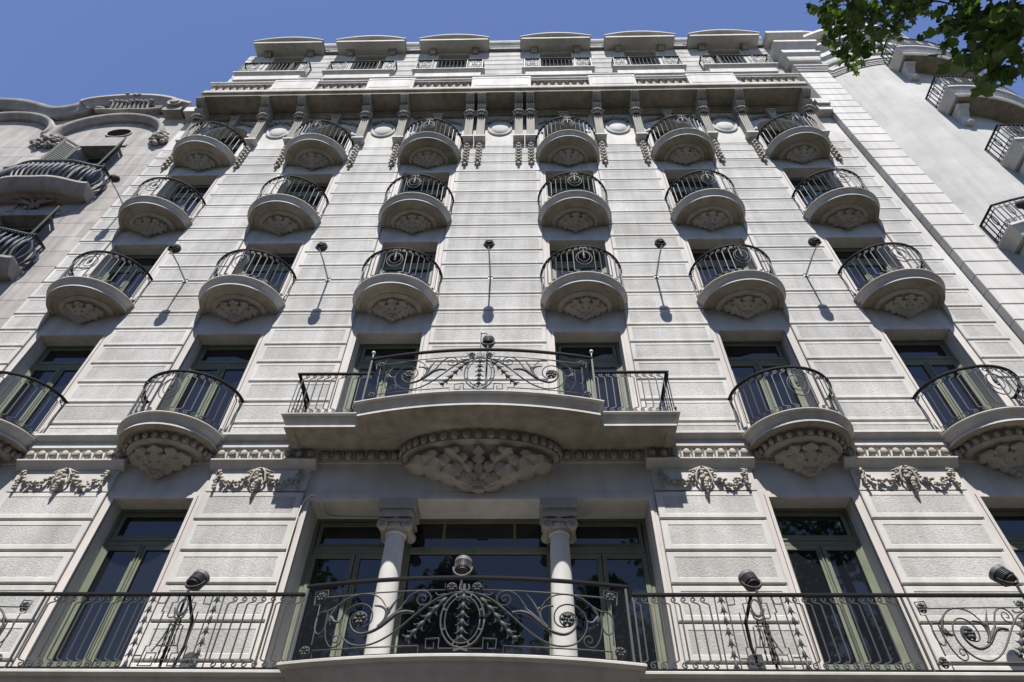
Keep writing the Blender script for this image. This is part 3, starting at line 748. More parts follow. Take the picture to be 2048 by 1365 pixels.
# ---------------- central opening: ionic columns and glazing
CX = 1.225; CY = .24
def ionic():
    mb = MB(); z0, z1 = 4.70, 7.06
    mb.box(-.24, .24, -.24, .24, z0, z0+.08)
    prof = [(.22, z0+.081), (.235, z0+.11), (.22, z0+.15), (.19, z0+.17), (.185, z0+.2), (.205, z0+.225), (.185, z0+.255), (.168, z0+.28)]
    for i in range(9):
        t = i/8; prof.append((.168-.028*t**1.5, z0+.30+(z1-.06-z0-.30)*t))
    prof += [(.155, z1-.05), (.16, z1-.035), (.15, z1-.02), (.15, z1)]
    mb.lathe(prof, 28); return mb.mesh('column', STONE, 40)
def ioncap():
    mb = MB(); z = 7.06
    mb.lathe([(.15, z), (.19, z+.03), (.205, z+.07), (.19, z+.10)], 20)
    for k in range(12):
        a = 2*pi*k/12; mb.blob((.19*cos(a), .19*sin(a), z+.06), .03, .03, .045)
    for sx in (-1, 1):
        for yy in (-.21, .13):
            pass
        mb.loft([[(sx*.19+.0+.085*cos(2*pi*k/14)*q, y, z+.055+.085*sin(2*pi*k/14)*q) for k in range(14)] for y, q in ((-.225,.3),(-.226,.9),(-.20,1),(-.1,.75),(0,.65),(.1,.75),(.20,1),(.226,.9),(.225,.3))])
        for q, r in ((.65, .012), (.28, .012)):
            mb.tube([(sx*.19+.085*q*cos(2*pi*k/12), -.228, z+.055+.085*q*sin(2*pi*k/12)) for k in range(13)], r, 5)
    mb.box(-.22, .22, -.205, .205, z+.10, z+.145)
    mb.lathe([(.2, z+.145), (.23, z+.17), (.235, z+.18)], 4)
    mb.box(-.265, .265, -.235, .235, z+.181, z+.235); mb.box(-.235, .235, -.21, .21, z+.236, 7.545)
    mb.box(-.285, .285, -.245, .24, z+.32, 7.546)
    return mb.mesh('capital', ORN, 40)
im, ic = ionic(), ioncap()
for sg in (-1, 1):
    o = place('column', im, B, (X0+sg*CX, CY, 0)); place('capital', ic, o)
GY = .56
for (xa, xb, dbl) in ((-2.595, -1.12, True), (-1.12, 1.12, False), (1.12, 2.595, True)):
    cx_, hw_ = X0+(xa+xb)/2, (xb-xa)/2-.001
    if dbl: window(cx_, 4.68, 7.54, hw_, GY, 6.98)
    else:
        mb = MB(); ring_boxes(mb, -hw_, hw_, 0, 2.86, .08, 0, .09); mb.box(-hw_+.08, hw_-.08, -.015, .085, 2.25, 2.35)
        o = place('window', mb.mesh('window', GREEN), B, (cx_, GY, 4.68))
        mb = MB(); mb.box(-hw_+.07, hw_-.07, .02, .03, .07, 2.26); place('pane', mb.mesh('pane', GLASS), o)
        mb = MB(); mb.box(-hw_+.07, hw_-.07, .02, .03, 2.34, 2.80); place('pane', mb.mesh('pane', GLASS), o)
        mb = MB()
        for k in (-.55, .55): mb.box(k-.02, k+.02, .0, .019, 2.35, 2.78)
        place('glazing_bar', mb.mesh('glazing_bar', GREEN), o)
        mb = MB(); mb.box(-hw_, hw_, .1, .11, 0, 2.86); place('window_backing', mb.mesh('window_backing', BLACK), o)
s2 = surround(0, 2.6, 0, 7.54-4.7, .10); place('window_surround', s2, B, (X0, WY, 4.7))
mb = MB(); mb.box(X0-1.05, X0+1.05, .02, .5, 4.69, 4.80); mb.box(X0-.9, X0+.7, -.25, .0, 4.69, 4.745); place('threshold', mb.mesh('threshold', mat('marble_white', (.72, .72, .7), .5)), B)
mb = MB(); cab = catmull([(-3.47, -.012, 4.8), (-3.46, -.012, 6.2), (-3.45, -.012, 7.3), (-3.38, .02, 7.585), (-3.28, .03, 7.60), (-3.20, .10, 7.53), (-3.16, .4, 7.50), (-2.9, .48, 7.52), (-2.2, .5, 7.52)], 6)
mb.tube(cab, .011, 5); place('cable', mb.mesh('cable', CABLE, 180), B)

# ---------------- consoles, medallions and the main cornice
def console():
    mb = MB(); prof = [(0.02, 0), (-.15, 0), (-.17, .15), (-.185, .5), (-.20, .9), (-.225, 1.15), (-.27, 1.3), (0.02, 1.3)]
    top = [(0.02, 1.28), (-.27, 1.30), (-.38, 1.34), (-.45, 1.41), (-.455, 1.49), (-.42, 1.55), (-.44, 1.585), (-.53, 1.60), (-.60, 1.64), (-.66, 1.70), (-.69, 1.76), (-.68, 1.815), (0.02, 1.815)]
    mb.prism_yz(prof, -.115, .115); mb.prism_yz(top, -.125, .125)
    for k in range(4):
        x = -.0975+.065*k
        P = [(-.15, .02), (-.175, .3), (-.19, .6), (-.205, .95), (-.23, 1.18)]
        mb.tube([(x, y, z) for y, z in P], .026, 6)
        Q = catmull([(-.29, 1.31), (-.39, 1.345), (-.455, 1.41), (-.465, 1.49), (-.43, 1.545)], 3)
        mb.tube([(x, q.x, q.y) for q in Q], .032, 6)
        Q = catmull([(-.45, 1.585), (-.54, 1.60), (-.61, 1.645), (-.665, 1.70)], 3)
        mb.tube([(x, q.x, q.y) for q in Q], [.022]*len(Q), 6)
        mb.blob((x, -.685, 1.765), .036, .036, .036)
    rnd = random.Random(5)
    for k in range(9):
        x = -.17+.34*k/8; mb.blob((x, -.30-.07*(1-(2*k/8-1)**2), 1.255+.03*(k % 2)), .042, .05, .05)
        mb.blob((x*.9, -.25-.06*(1-(2*k/8-1)**2), 1.18), .03, .05, .06)
    mb.v = [(x, y*.96, z*1.102) for x, y, z in mb.v]
    return mb.mesh('console', ORN, 50)
def shelf(w_):
    mb = MB(); mb.box(-w_, w_, -.215, .02, -.075, .0); mb.box(-w_+.025, w_-.025, -.19, .02, -.115, -.0751); mb.box(-w_+.05, w_-.05, -.155, .02, -.15, -.1151)
    for k in range(7): mb.blob((-w_+.04+(2*w_-.08)*k/6, -.15, .03), .03, .03, .03)
    return mb.mesh('console_shelf', STONE)
def drop():
    mb = MB()
    for k in range(7):
        z = -.06-.185*k; r = .075
        mb.blob((0, -.075, z), r*.78, r*.8, r*.9, n=8, m=5)
        for sx in (-1, 1): mb.blob((sx*.055, -.05, z-.05), .042, .04, .07, n=6, m=4)
    mb.blob((0, -.06, -1.37), .045, .04, .08); mb.box(-.03, .03, -.05, .02, -1.35, 0)
    return mb.mesh('husk_drop', ORN, 180)
cm, dm, sh1 = console(), drop(), shelf(.165)
CON = [v for c in COLS for v in (c-1.02, c+1.02)] + [-.57, .57]
for c in CON:
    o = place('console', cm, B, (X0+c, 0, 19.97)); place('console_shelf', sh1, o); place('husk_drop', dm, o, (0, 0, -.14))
def medallion():
    mb = MB(); n = 28
    mb.loft([[(r*cos(2*pi*k/n), y, r*1.28*sin(2*pi*k/n)) for k in range(n)] for r, y in ((.37, .01), (.37, -.03), (.345, -.05), (.32, -.05), (.30, -.02), (.27, -.03), (.255, -.045), (.2, -.07), (.1, -.085), (.02, -.09))], cap0=False)
    return mb.mesh('medallion', STONE, 40)
med = medallion()
mb = MB(); rnd = random.Random(9)
for k in range(26):
    t = k/25*2-1; mb.blob((.36*t, -.06-.05*rnd.random(), .52+.06*rnd.uniform(-1, 1)-.12*t*t), .045, .05, .045)
mtop = mb.mesh('medallion_foliage', ORN, 180)
for c in [0]+[s_*v for v in (3.55, 6.75) for s_ in (-1, 1)]:
    o = place('medallion', med, B, (X0+c, 0, 20.80)); place('medallion_foliage', mtop, o)
# soffit blocks between consoles
mb = MB(); mb.sweep([(XL+.08, .3), (XL+.08, WY), (XR-.02, WY), (XR-.02, .3)], [(0, 21.74), (.08, 21.76), (.13, 21.83), (.19, 21.85), (.19, 21.967), (-.05, 21.967), (-.05, 21.74)])
place('frieze_moulding', mb.mesh('frieze_moulding', TAN_SHADED), B)
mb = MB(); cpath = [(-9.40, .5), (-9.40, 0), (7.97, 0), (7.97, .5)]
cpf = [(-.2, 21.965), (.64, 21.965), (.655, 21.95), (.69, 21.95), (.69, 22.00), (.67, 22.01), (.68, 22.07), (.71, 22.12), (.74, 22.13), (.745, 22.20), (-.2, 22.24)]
mb.sweep(cpath, cpf); place('cornice', mb.mesh('cornice', TAN_SHADED), B)
mb = MB(); mb.box(XL, XR, -.25, .5, 21.97, 22.19); mb.box(XL, XL+.5, -.36, .5, 21.65, 21.96); mb.box(XR-.4, XR, -.33, .5, 21.65, 21.96); mb.box(XR-.42, XR, -.25, .5, 21.35, 21.649)
place('cornice_return', mb.mesh('cornice_return', STONE), B)
# balustrade
mb = MB(); by0, by1 = -.71, -.50
mb.box(XL+.56, XR-.68, by0-.02, by1+.02, 22.21, 22.32); mb.box(XL+.56, XR-.68, by0+.0, by1, 22.84, 22.90)
mb.sweep([(XL+.53, -.60), (XR-.65, -.60)], [(-.13, 22.90), (.13, 22.90), (.15, 22.94), (.15, 22.98), (.12, 23.02), (-.12, 23.02)])
BAL = place('balustrade', mb.mesh('balustrade', STONE), B)
def baluster():
    mb = MB(); mb.lathe([(.075, 22.32), (.075, 22.35), (.045, 22.37), (.05, 22.39), (.09, 22.48), (.085, 22.54), (.045, 22.62), (.038, 22.70), (.055, 22.74), (.04, 22.77), (.07, 22.79), (.07, 22.84)], 10)
    return mb.mesh('baluster', ORN, 40)
bm_ = baluster()
PED = [(-7.30, -5.86), (-4.25, -2.76), (-.92, .95), (2.78, 4.25), (5.88, 7.40)]
spans = [(-9.32, -7.30), (-5.86, -4.25), (-2.76, -.92), (.95, 2.78), (4.25, 5.88), (7.40, 9.40)]
for a, b in spans:
    n = round((b-a)/.225)
    for i in range(n): place('baluster', bm_, BAL, (X0+a+(b-a)*(i+.5)/n, -.615, 0))
for a, b in PED:
    mb = MB(); mb.box(X0+a, X0+b, -.74, -.45, 22.20, 23.16); mb.box(X0+a-.02, X0+b+.02, -.765, -.43, 23.161, 23.22); mb.box(X0+a+.1, X0+b-.1, -.75, -.7401, 22.35, 23.03)
    o = place('pedestal', mb.mesh('pedestal', STONE), BAL)
    mb = MB(); c = X0+(a+b)/2
    for k in range(11):
        t = -1+2*k/10; mb.tube([(c+.1*t, -.6, 23.22), (c+.42*t, -.66, 23.28+.13*(1-t*t)), (c+.62*t, -.6, 23.27+.05*(1-t*t))], [.03, .045, .02], 5)
    mb.blob((c, -.64, 23.34), .12, .1, .1, n=8, m=5); place('scroll_crest', mb.mesh('scroll_crest', ORN, 60), o)
# ---------------- attic storey
ACOL = COLS
ah = [(X0+c-.60, X0+c+.60, 25.45, 27.95, .30) for c in ACOL]
mb = MB(); wall_with_holes(mb, XL, XR, 22.0, 28.15, ATY, ah, .3)
mb.add([(XL,ATY,22.0),(XL,ATY,28.15),(XL,10,28.15),(XL,10,22.0)], [(0,1,2,3)]); mb.add([(XR,ATY,22.0),(XR,10,22.0),(XR,10,28.15),(XR,ATY,28.15)], [(0,1,2,3)])
mb.add([(XL,10,22.0),(XL,10,28.15),(XR,10,28.15),(XR,10,22.0)], [(0,1,2,3)])
mb.add([(XL,ATY,28.15),(XR,ATY,28.15),(XR,10,28.15),(XL,10,28.15)], [(0,1,2,3)])
place('attic_wall', mb.mesh('attic_wall', STONE), B)
ae = [XL] + [v for c in ACOL for v in (X0+c-.72, X0+c+.72)] + [XR]
ag = [22.6, 23.15, 23.7, 24.2, 24.7, 25.2, 25.7, 26.2, 26.7, 27.15, 27.6, 28.0]
for i in range(0, len(ae), 2):
    for a, b in zip(ag, ag[1:]):
        place('stone_block', block_mesh(ae[i+1]-ae[i], b-a-.045, .06, .06), B, ((ae[i]+ae[i+1])/2, ATY-.045, (a+b)/2))
for c in ACOL:
    window(X0+c, 25.4, 27.95, .595, ATY+.2, 27.3)
    # balcony shelf
    mb = MB(); mb.sweep([(-1.26, .2), (-1.26, 0), (1.26, 0), (1.26, .2)], [(-.2, 0), (-.10, 0), (-.08, .03), (-.08, .10), (-.03, .16), (-.02, .20), (.03, .22), (.03, .28), (-.2, .28)])
    mb.box(-1.16, 1.16, .05, .3, -.32, -.001)
    o = place('balcony', mb.mesh('balcony', STONE), B, (X0+c, -.20, 25.18))
    P = [(-1.2, .33), (-1.2, -.0), (1.2, -.0), (1.2, .33)]
    r = place('railing', rail_base(P, .98), B, (X0+c, -.17, 25.46))
    for k in range(9):
        mb = None
        place('bar', bar(.94, 1, False, .013), r, (-.56+1.12*k/8, 0, .01))
    for sg in (-1, 1):
        for q in range(2):
            mb = MB(); cx_ = sg*(.77+.27*q); z_ = .48
            for (a, b) in ((.115, .36), (.06, .24)):
                mb.tube([(cx_-a, 0, z_-b), (cx_+a, 0, z_-b), (cx_+a, 0, z_+b), (cx_-a, 0, z_+b), (cx_-a, 0, z_-b)], .012, 4)
            mb.tube([(cx_, 0, .02), (cx_, 0, .10)], .01, 4); mb.tube([(cx_, 0, .83), (cx_, 0, .95)], .01, 4)
            place('fretwork', mb.mesh('fretwork', IRON), r)
        for k in range(2): place('bar', bar(.94, 1, False, .013), r, (sg*1.2, .08+.15*k, .01), (0, 0, pi/2))
        mb = MB(); mb.box(sg*.63-.012, sg*.63+.012, -.012, .012, 0, .96); place('post', mb.mesh('post', IRON), r)
        mb = MB(); mb.box(sg*1.19-.015, sg*1.19+.015, -.015, .015, 0, .96); place('post', mb.mesh('post', IRON), r)
    # segmental pediment on brackets
    mb = MB(); n = 16; hw_ = 1.30; yf = -.36; z0 = 28.08
    arc = lambda e, rise, zz: [(-hw_-e+2*(hw_+e)*i/n, zz+rise*(1-(2*i/n-1)**2)) for i in range(n+1)]
    A = arc(0, .36, z0+.16)
    mb.prism_xz([(-hw_, z0+.06)] + A + [(hw_, z0+.06)], yf+.10, .9)                       # tympanum body
    mb.prism_xz([(-hw_-.02, z0), (hw_+.02, z0), (hw_+.02, z0+.12), (-hw_-.02, z0+.12)], yf, .89)  # soffit slab
    B1 = arc(.05, .38, z0+.13); B2 = arc(.05, .40, z0+.19)
    mb.prism_xz(B1 + list(reversed(B2)), yf-.04, .88)
    o = place('pediment', mb.mesh('pediment', STONE), B, (X0+c, 0, 0))
    mb = MB()
    for sg in (-1, 1):
        mb.prism_yz([(ATY, 27.80), (ATY-.10, 27.80), (ATY-.12, 27.9), (ATY-.18, 27.99), (ATY-.20, 28.07), (ATY, 28.07)], sg*.82-.11, sg*.82+.11); mb.box(sg*.82-.14, sg*.82+.14, ATY-.23, ATY, 28.0, 28.079)
    place('bracket', mb.mesh('bracket', TAN_SHADED), o)  # darkened stone puts the pediment's shade into the bracket colour
    mb = MB(); mb.blob((0, yf+.25, z0+.70), .07, n=8, m=6); mb.tube([(0, yf+.25, z0+.5), (0, yf+.25, z0+.66)], .03, 6); place('roof_spotlight', mb.mesh('roof_spotlight', BLACK, 180), o)
# mansard and crown cornice
mb = MB(); mb.prism_yz([(.02, 28.15), (ATY+.02, 28.151), (ATY+.08, 28.9), (ATY+.10, 29.25), (3, 29.3), (3, 28.15)], XL+.9, XR)
place('roof', mb.mesh('roof', SLATE), B)
sl_cache = MB(); sl_cache.box(-.12, .12, -.008, .008, 0, .16); slm = sl_cache.mesh('slate', SLATE)
gaps = [(ACOL[i]+1.36, ACOL[i+1]-1.36) for i in range(5)]
for a, b in gaps:
    nrow = 5
    for r_ in range(nrow):
        n = max(1, round((b-a)/.25)); stp = (b-a)/n
        for i in range(n):
            z = 28.18+.14*r_; y = ATY+.02+.06*(z-28.15)/.75-.006
            place('slate', slm, B, (X0+a+stp*(i+.5)+(r_ % 2)*.03, y-.012, z), (radians(-6), 0, 0), (stp/.25, 1, 1))
mb = MB(); mb.prism_yz([(.55, 28.90), (.20, 28.90), (.17, 28.96), (.17, 29.04), (.10, 29.10), (.07, 29.18), (.07, 29.28), (.55, 29.31)], XL+1.0, XR); place('crown_cornice', mb.mesh('crown_cornice', STONE), B)

# ================================================================== CORNER BUILDING (right)
K = thing('corner_building', 'pale rounded corner building with bow balconies and a rusticated quoin strip', 'building', (12.5, 0, 0))
KX = 12.5
def K_(x): return x-KX
TC, TR = (12.5, 3.9), 4.30
def arcp(R, xa, xb, n): return [(x, TC[1]-sqrt(max(0, R*R-(x-TC[0])**2))) for x in [xa+(xb-xa)*i/n for i in range(n+1)]]
tow = arcp(TR, 10.36, 16.2, 40)
mb = MB()
pts = [(K_(x), y) for x, y in tow]
mb.loft([[(x, y, 0) for x, y in pts], [(x, y, 28.3) for x, y in pts]], closed=False, cap0=False, cap1=False)
mb.add([(pts[-1][0], pts[-1][1], 0), (pts[-1][0]+.5, 10, 0), (pts[-1][0]+.5, 10, 28.3), (pts[-1][0], pts[-1][1], 28.3)], [(0,1,2,3)])
mb.add([(K_(9.4), 10, 0), (K_(9.4), 10, 28.3), (K_(9.4), -.1, 28.3), (K_(9.4), -.1, 0)], [(0,1,2,3)])
mb.add([(x, y, 28.3) for x, y in pts] + [(pts[-1][0]+.5, 10, 28.3), (K_(9.4), 10, 28.3), (K_(9.4), .2, 28.3)], [tuple(range(len(pts)+3))])
place('wall', mb.mesh('wall', TOWER, 35), K)
mb = MB(); mb.box(K_(9.41), K_(10.34), -.145, .4, 0, 27.7); place('pilaster', mb.mesh('pilaster', QUOIN), K)
qz = [24.62-.487*i for i in range(50)]
qm = {}
for i, z in enumerate(qz):
    if z-.487 < 0: break
    key = 0
    if key not in qm:
        mb = MB(); a, b, h_, c_ = -.485, .475, .2325, .012
        R_ = lambda d, y: [(a+d, y, -h_+d), (b-d, y, -h_+d), (b-d, y, h_-d), (a+d, y, h_-d)]
        mb.loft([R_(0, .56), R_(0, c_), R_(c_, 0)], cap0=False); qm[key] = mb.mesh('quoin_block', QUOIN)
    place('quoin_block', qm[key], K, (K_(9.87), -.175, z-.2435))
ppath = [(9.38, .5), (9.38, -.175), (10.35, -.175), (10.40, -.02)] + [(x, y-.0) for x, y in tow[2:]]
ppath = [(K_(x), y) for x, y in ppath]
for name, prof in (('moulding', [(-.1, 24.68), (.03, 24.68), (.03, 24.74), (.05, 24.75), (.05, 24.82), (.08, 24.84), (.08, 24.92), (.12, 24.96), (.12, 25.03), (-.1, 25.06)]),
                   ('cornice', [(-.1, 25.6), (.06, 25.6), (.10, 25.7), (.10, 25.9), (.2, 26.05), (.2, 26.15), (.14, 26.2), (.14, 26.55), (.25, 26.7), (.33, 26.8), (.33, 26.95), (-.1, 27.0)]),
                   ('parapet_coping', [(-.1, 28.0), (.16, 28.0), (.24, 28.12), (.24, 28.3), (-.1, 28.34)])):
    mb = MB(); mb.sweep(ppath, prof); place(name, mb.mesh(name, QUOIN, 30), K)
# curved gable over the corner
mb = MB(); n = 14
G1 = [(K_(9.55+2.4*i/n), 28.3+.85*sin(pi*i/n)**.8) for i in range(n+1)]
mb.prism_xz(G1, .1, .5); G2 = [(x, z) for x, z in G1] + [(K_(9.55)+(x-K_(9.55))*1.06-.07, z+.13) for x, z in reversed(G1)]
mb.prism_xz(G2, -.12, .55); place('gable', mb.mesh('gable', QUOIN), K)
mb = MB()
for k in range(5): mb.lathe([(.06, 29.2), (.08, 29.35), (.06, 29.42)], 8, (K_(10.5)+.16*k, .3))
place('flower_pot', mb.mesh('flower_pot', TERRA), K)
# tower balconies
def tower_balcony(zb, xa, proj, hrail, nb, xb=15.7):
    Rf = TR+proj
    inner = [(K_(x), y+.25) for x, y in arcp(TR, xa, xb, 24)]
    def pl(d):
        f = [(K_(x), y) for x, y in arcp(Rf-d, xa+d, xb-d, 26)]
        y0 = arcp(TR, xa+d, xb, 1)[0][1]+.12; y1 = arcp(TR, xa, xb-d, 1)[1][1]+.12
        return [(K_(xa+d), y0)] + f + [(K_(xb-d), y1)]
    prof = [(.26, .03), (.22, 0), (.17, 0), (.15, .06), (.12, .12), (.11, .20), (.05, .27), (.03, .33), (0, .36), (0, .43), (.012, .44)]
    o = place('balcony', slab_mesh_t(prof, pl), K, (0, 0, zb))
    path = pl(.05); T = arc_table(path); base = rail_base(path, hrail)
    r = place('railing', base, K, (0, 0, zb+.44))
    L_ = T[-1]; n = int(L_/.105)
    for i in range(n):
        x, y, a = at_arc(path, T, L_*(i+.5)/n)
        place('bar', barT if i % 4 else barO, r, (x, y, 0), (0, 0, a))
    mb = MB(); mb.sweep(path, [(-.008, hrail-.16), (.008, hrail-.16), (.008, hrail-.145), (-.008, hrail-.145)]); mb.sweep(path, [(-.008, .17), (.008, .17), (.008, .185), (-.008, .185)])
    place('band', mb.mesh('band', IRON), r)
    # scroll bracket under the slab
    for xk in (xa+.35, xb-.5):
        y = arcp(TR, xk, xb, 1)[0][1]
        mb = MB(); mb.prism_yz([(.05, -.75), (-.06, -.75), (-.12, -.6), (-.13, -.4), (-.3, -.2), (-.36, -.08), (-.36, .01), (.05, .01)], -.13, .13)
        mb.blob((0, -.12, -.72), .12, .08, .08, n=8, m=5); mb.tube([(-.15, -.30, -.1), (.15, -.30, -.1)], .09, 10)
        place('bracket', mb.mesh('bracket', QUOIN), o, (K_(xk), y, 0))
def slab_mesh_t(prof, pl):
    mb = MB(); rings = [[(x, y, z) for x, y in pl(d)] for d, z in prof]
    mb.loft(rings[:4], closed=False, cap0=False, cap1=False); mb.loft(rings[3:], closed=False, cap0=False, cap1=False, mi=1); n = len(rings[0])
    mb.add(list(reversed(rings[0])), [tuple(range(n))]); mb.add(rings[-1], [tuple(range(n))], 1)
    return mb.mesh('balcony', [TAN_SHADED, QUOIN], 35)
mb = MB(); mb.tube([(0, 0, .02), (0, 0, .80)], .015, 5); mb.tube([(-.045, 0, .10), (0, 0, .18), (.045, 0, .10), (0, 0, .03), (-.045, 0, .10)], .009, 4); barT = mb.mesh('bar', BLUEIRON)
mb = MB(); mb.tube([(0, 0, .02), (0, 0, .80)], .015, 5); mb.tube([(.045*cos(a*pi/6), 0, .48+.2*sin(a*pi/6)) for a in range(13)], .012, 4); barO = mb.mesh('bar', BLUEIRON)
for zb in (23.85, 20.40, 16.95): tower_balcony(zb, 12.15, .72, .82, 30)
tower_balcony(13.85, 10.62, .55, .82, 40)
# tower windows: arched frames of stone with dark glass
for zb in (24.29, 20.84, 17.39, 14.29):
    for xw in (13.9, 15.4):
        y = arcp(TR, xw, 16, 1)[0][1]; slope = math.atan2((xw-TC[0]), sqrt(TR*TR-(xw-TC[0])**2))
        mb = MB(); n = 12; oa = [(-.7, 0)] + [(-.7*cos(pi*i/n), 1.9+.55*sin(pi*i/n)) for i in range(n+1)] + [(.7, 0)]
        ia = [(-.52, 0)] + [(-.52*cos(pi*i/n), 1.9+.40*sin(pi*i/n)) for i in range(n+1)] + [(.52, 0)]
        for i in range(len(oa)-1): mb.prism_xz([oa[i], oa[i+1], ia[i+1], ia[i]], -.09, .1)
        o = place('window', mb.mesh('window', QUOIN), K, (K_(xw), y, zb), (0, 0, slope))
        mb = MB(); mb.prism_xz(ia, -.045, -.035); place('pane', mb.mesh('pane', GLASS), o)
        mb = MB(); mb.box(-.03, .03, -.07, -.046, 0, 2.25); mb.box(-.5, -.031, -.07, -.046, 1.75, 1.82); mb.box(.031, .5, -.07, -.046, 1.75, 1.82); place('mullion', mb.mesh('mullion', GREEN), o)

# ================================================================== LEFT NEIGHBOUR
W = thing('neighbour_building', 'warm stone building with wavy parapet, arched mouldings and belly-railed balconies', 'building', (-14.5, 0, 0))
WX = -14.5
def W_(x): return x-WX
ctrl = [(-19.2,22.9),(-18.2,23.15),(-17.4,23.05),(-16.6,22.92),(-15.9,22.62),(-15.3,22.30),(-14.9,22.28),(-14.5,22.50),(-14.2,22.80),(-13.6,22.98),(-12.9,23.05),(-12.2,23.0),(-11.6,22.80),(-11.2,22.55),(-10.72,22.30)]
top = [(p.x, p.y) for p in catmull(ctrl, 5)]
wh = [(-13.2, -12.0, 16.75, 20.0), (-13.3, -11.9, 13.3, 16.05), (-17.3, -16.0, 16.75, 19.7), (-17.3, -16.0, 13.3, 16.05), (-13.3, -11.9, 9.9, 12.7), (-17.3, -16.0, 9.9, 12.7)]
mb = MB(); wh2 = [(W_(a), W_(b), c, d) for a, b, c, d in wh]
wall_with_holes(mb, W_(-19.2), W_(-10.675), 0, 20.2, .05, wh2, .4)
n = len(top)
mb.add([(W_(x), .05, 20.2) for x, z in top] + [(W_(x), .05, z) for x, z in top] + [(W_(x), .5, z) for x, z in top],
       [(i, i+1, n+i+1, n+i) for i in range(n-1)] + [(n+i, n+i+1, 2*n+i+1, 2*n+i) for i in range(n-1)])
mb.add([(W_(-10.675), .05, 0), (W_(-10.675), 9, 0), (W_(-10.675), 9, 22), (W_(-10.675), .05, 22.0)], [(0,1,2,3)])
mb.add([(W_(-19.2), 9, 0), (W_(-19.2), 9, 22), (W_(-10.675), 9, 22), (W_(-10.675), 9, 0)], [(0,1,2,3)])
mb.add([(W_(-19.2), .5, 21.9), (W_(-19.2), 9, 21.9), (W_(-10.675), 9, 21.9), (W_(-10.675), .5, 21.9)], [(0,1,2,3)])
place('wall', mb.mesh('wall', WARM), W)
# ashlar facing, stone by stone
ac = {}; zc = 9.5; row = 0
rnd = random.Random(11)
while zc < 20.3:
    hh = .62; x = -19.2 + (row % 2)*.55 - .3
    while x < -10.7:
        wd = rnd.choice((.95, 1.1, 1.25)); a, b = max(x, -19.2), min(x+wd, -10.685)
        segs = [(a, b)]
        for (ha, hb, hc, hd) in wh:
            if zc < hd and zc+hh > hc:
                ns = []
                for (p, q) in segs:
                    if q <= ha or p >= hb: ns.append((p, q))
                    else:
                        if p < ha: ns.append((p, ha))
                        if q > hb: ns.append((hb, q))
                segs = ns
        for (p, q) in segs:
            if q-p < .12: continue
            key = round(q-p, 2)
            if key not in ac:
                mb = MB(); u_, v_ = key/2-.003, hh/2-.003
                R_ = lambda d, y: [(-u_+d, y, -v_+d), (u_-d, y, -v_+d), (u_-d, y, v_-d), (-u_+d, y, v_-d)]
                mb.loft([R_(0, .06), R_(0, .004), R_(.004, 0)], cap0=False); ac[key] = mb.mesh('ashlar_stone', WARM)
            place('ashlar_stone', ac[key], W, (W_((p+q)/2), .02, zc+hh/2))
        x += wd
    zc += hh; row += 1
# parapet moulding following the wave
def wave_moulding(name, pts, prof, mi=WARM):
    """sweep a (depth, normal-offset) profile along a curve in the wall plane"""
    mb = MB(); rings = []; n = len(pts)
    for i in range(n):
        a = pts[max(i-1, 0)]; b = pts[min(i+1, n-1)]; t = Vector((b[0]-a[0], b[1]-a[1])).normalized(); nn = Vector((-t.y, t.x))
        rings.append([(W_(pts[i][0])+nn.x*o, -d, pts[i][1]+nn.y*o) for d, o in prof])
    mb.loft(rings); return place(name, mb.mesh(name, mi, 40), W)
wave_moulding('parapet_coping', [p for p in top if p[0] < -14.12], [(-.5, -.02), (.10, -.28), (.16, -.22), (.18, -.16), (.26, -.06), (.30, 0), (.30, .09), (-.5, .10)])
wave_moulding('parapet_coping', [p for p in top if p[0] > -14.42], [(-.5, -.02), (.14, -.28), (.20, -.22), (.22, -.16), (.30, -.06), (.36, 0), (.36, .10), (-.5, .12)])
for (x, z) in ((-17.6, 22.85), (-11.25, 22.45)):
    mb = MB(); mb.loft([[(.26*q*cos(2*pi*k/16), y, .24*q*sin(2*pi*k/16)) for k in range(16)] for y, q in ((.2, 1), (-.30, 1), (-.36, .92), (-.34, .6), (-.40, .5), (-.42, .1))]); mb.box(-.3, .3, -.26, .2, -.42, -.2)
    place('volute', mb.mesh('volute', WARM, 40), W, (W_(x), 0, z))
def archc(cx_, cz_, a, b, t0, t1, n=24): return [(cx_+a*cos(pi*(t0+(t1-t0)*i/n)), cz_+b*sin(pi*(t0+(t1-t0)*i/n))) for i in range(n+1)]
for pts in (archc(-12.75, 20.55, 1.62, 1.32, 1.06, -.06), archc(-16.45, 20.8, 1.75, 1.32, 1.06, -.04)):
    wave_moulding('arch_moulding', list(reversed(pts)) if False else pts, [(-.06, -.10), (.04, -.10), (.08, -.06), (.16, -.02), (.20, .05), (.20, .10), (.10, .14), (-.06, .14)])
def foliage_lump(cx_, cz_, w_, h_, n, seed, name='carved_foliage', d=.16):
    mb = MB(); r_ = random.Random(seed)
    for k in range(n):
        a = r_.uniform(0, 2*pi); q = sqrt(r_.random()); x = w_*q*cos(a); z = h_*q*sin(a)
        mb.blob((x, -.05-d*(1-q*q)*r_.uniform(.5, 1), z), r_.uniform(.05, .10), r_.uniform(.05, .09), r_.uniform(.04, .09), n=6, m=4)
    return place(name, mb.mesh(name, WARM, 180), W, (W_(cx_), 0, cz_))
foliage_lump(-14.35, 20.25, .48, .35, 60, 1); foliage_lump(-10.98, 20.35, .25, .42, 45, 2); foliage_lump(-18.1, 20.4, .4, .35, 40, 3)
foliage_lump(-12.85, 23.12, .75, .16, 46, 4, d=.34); 
mb = MB()
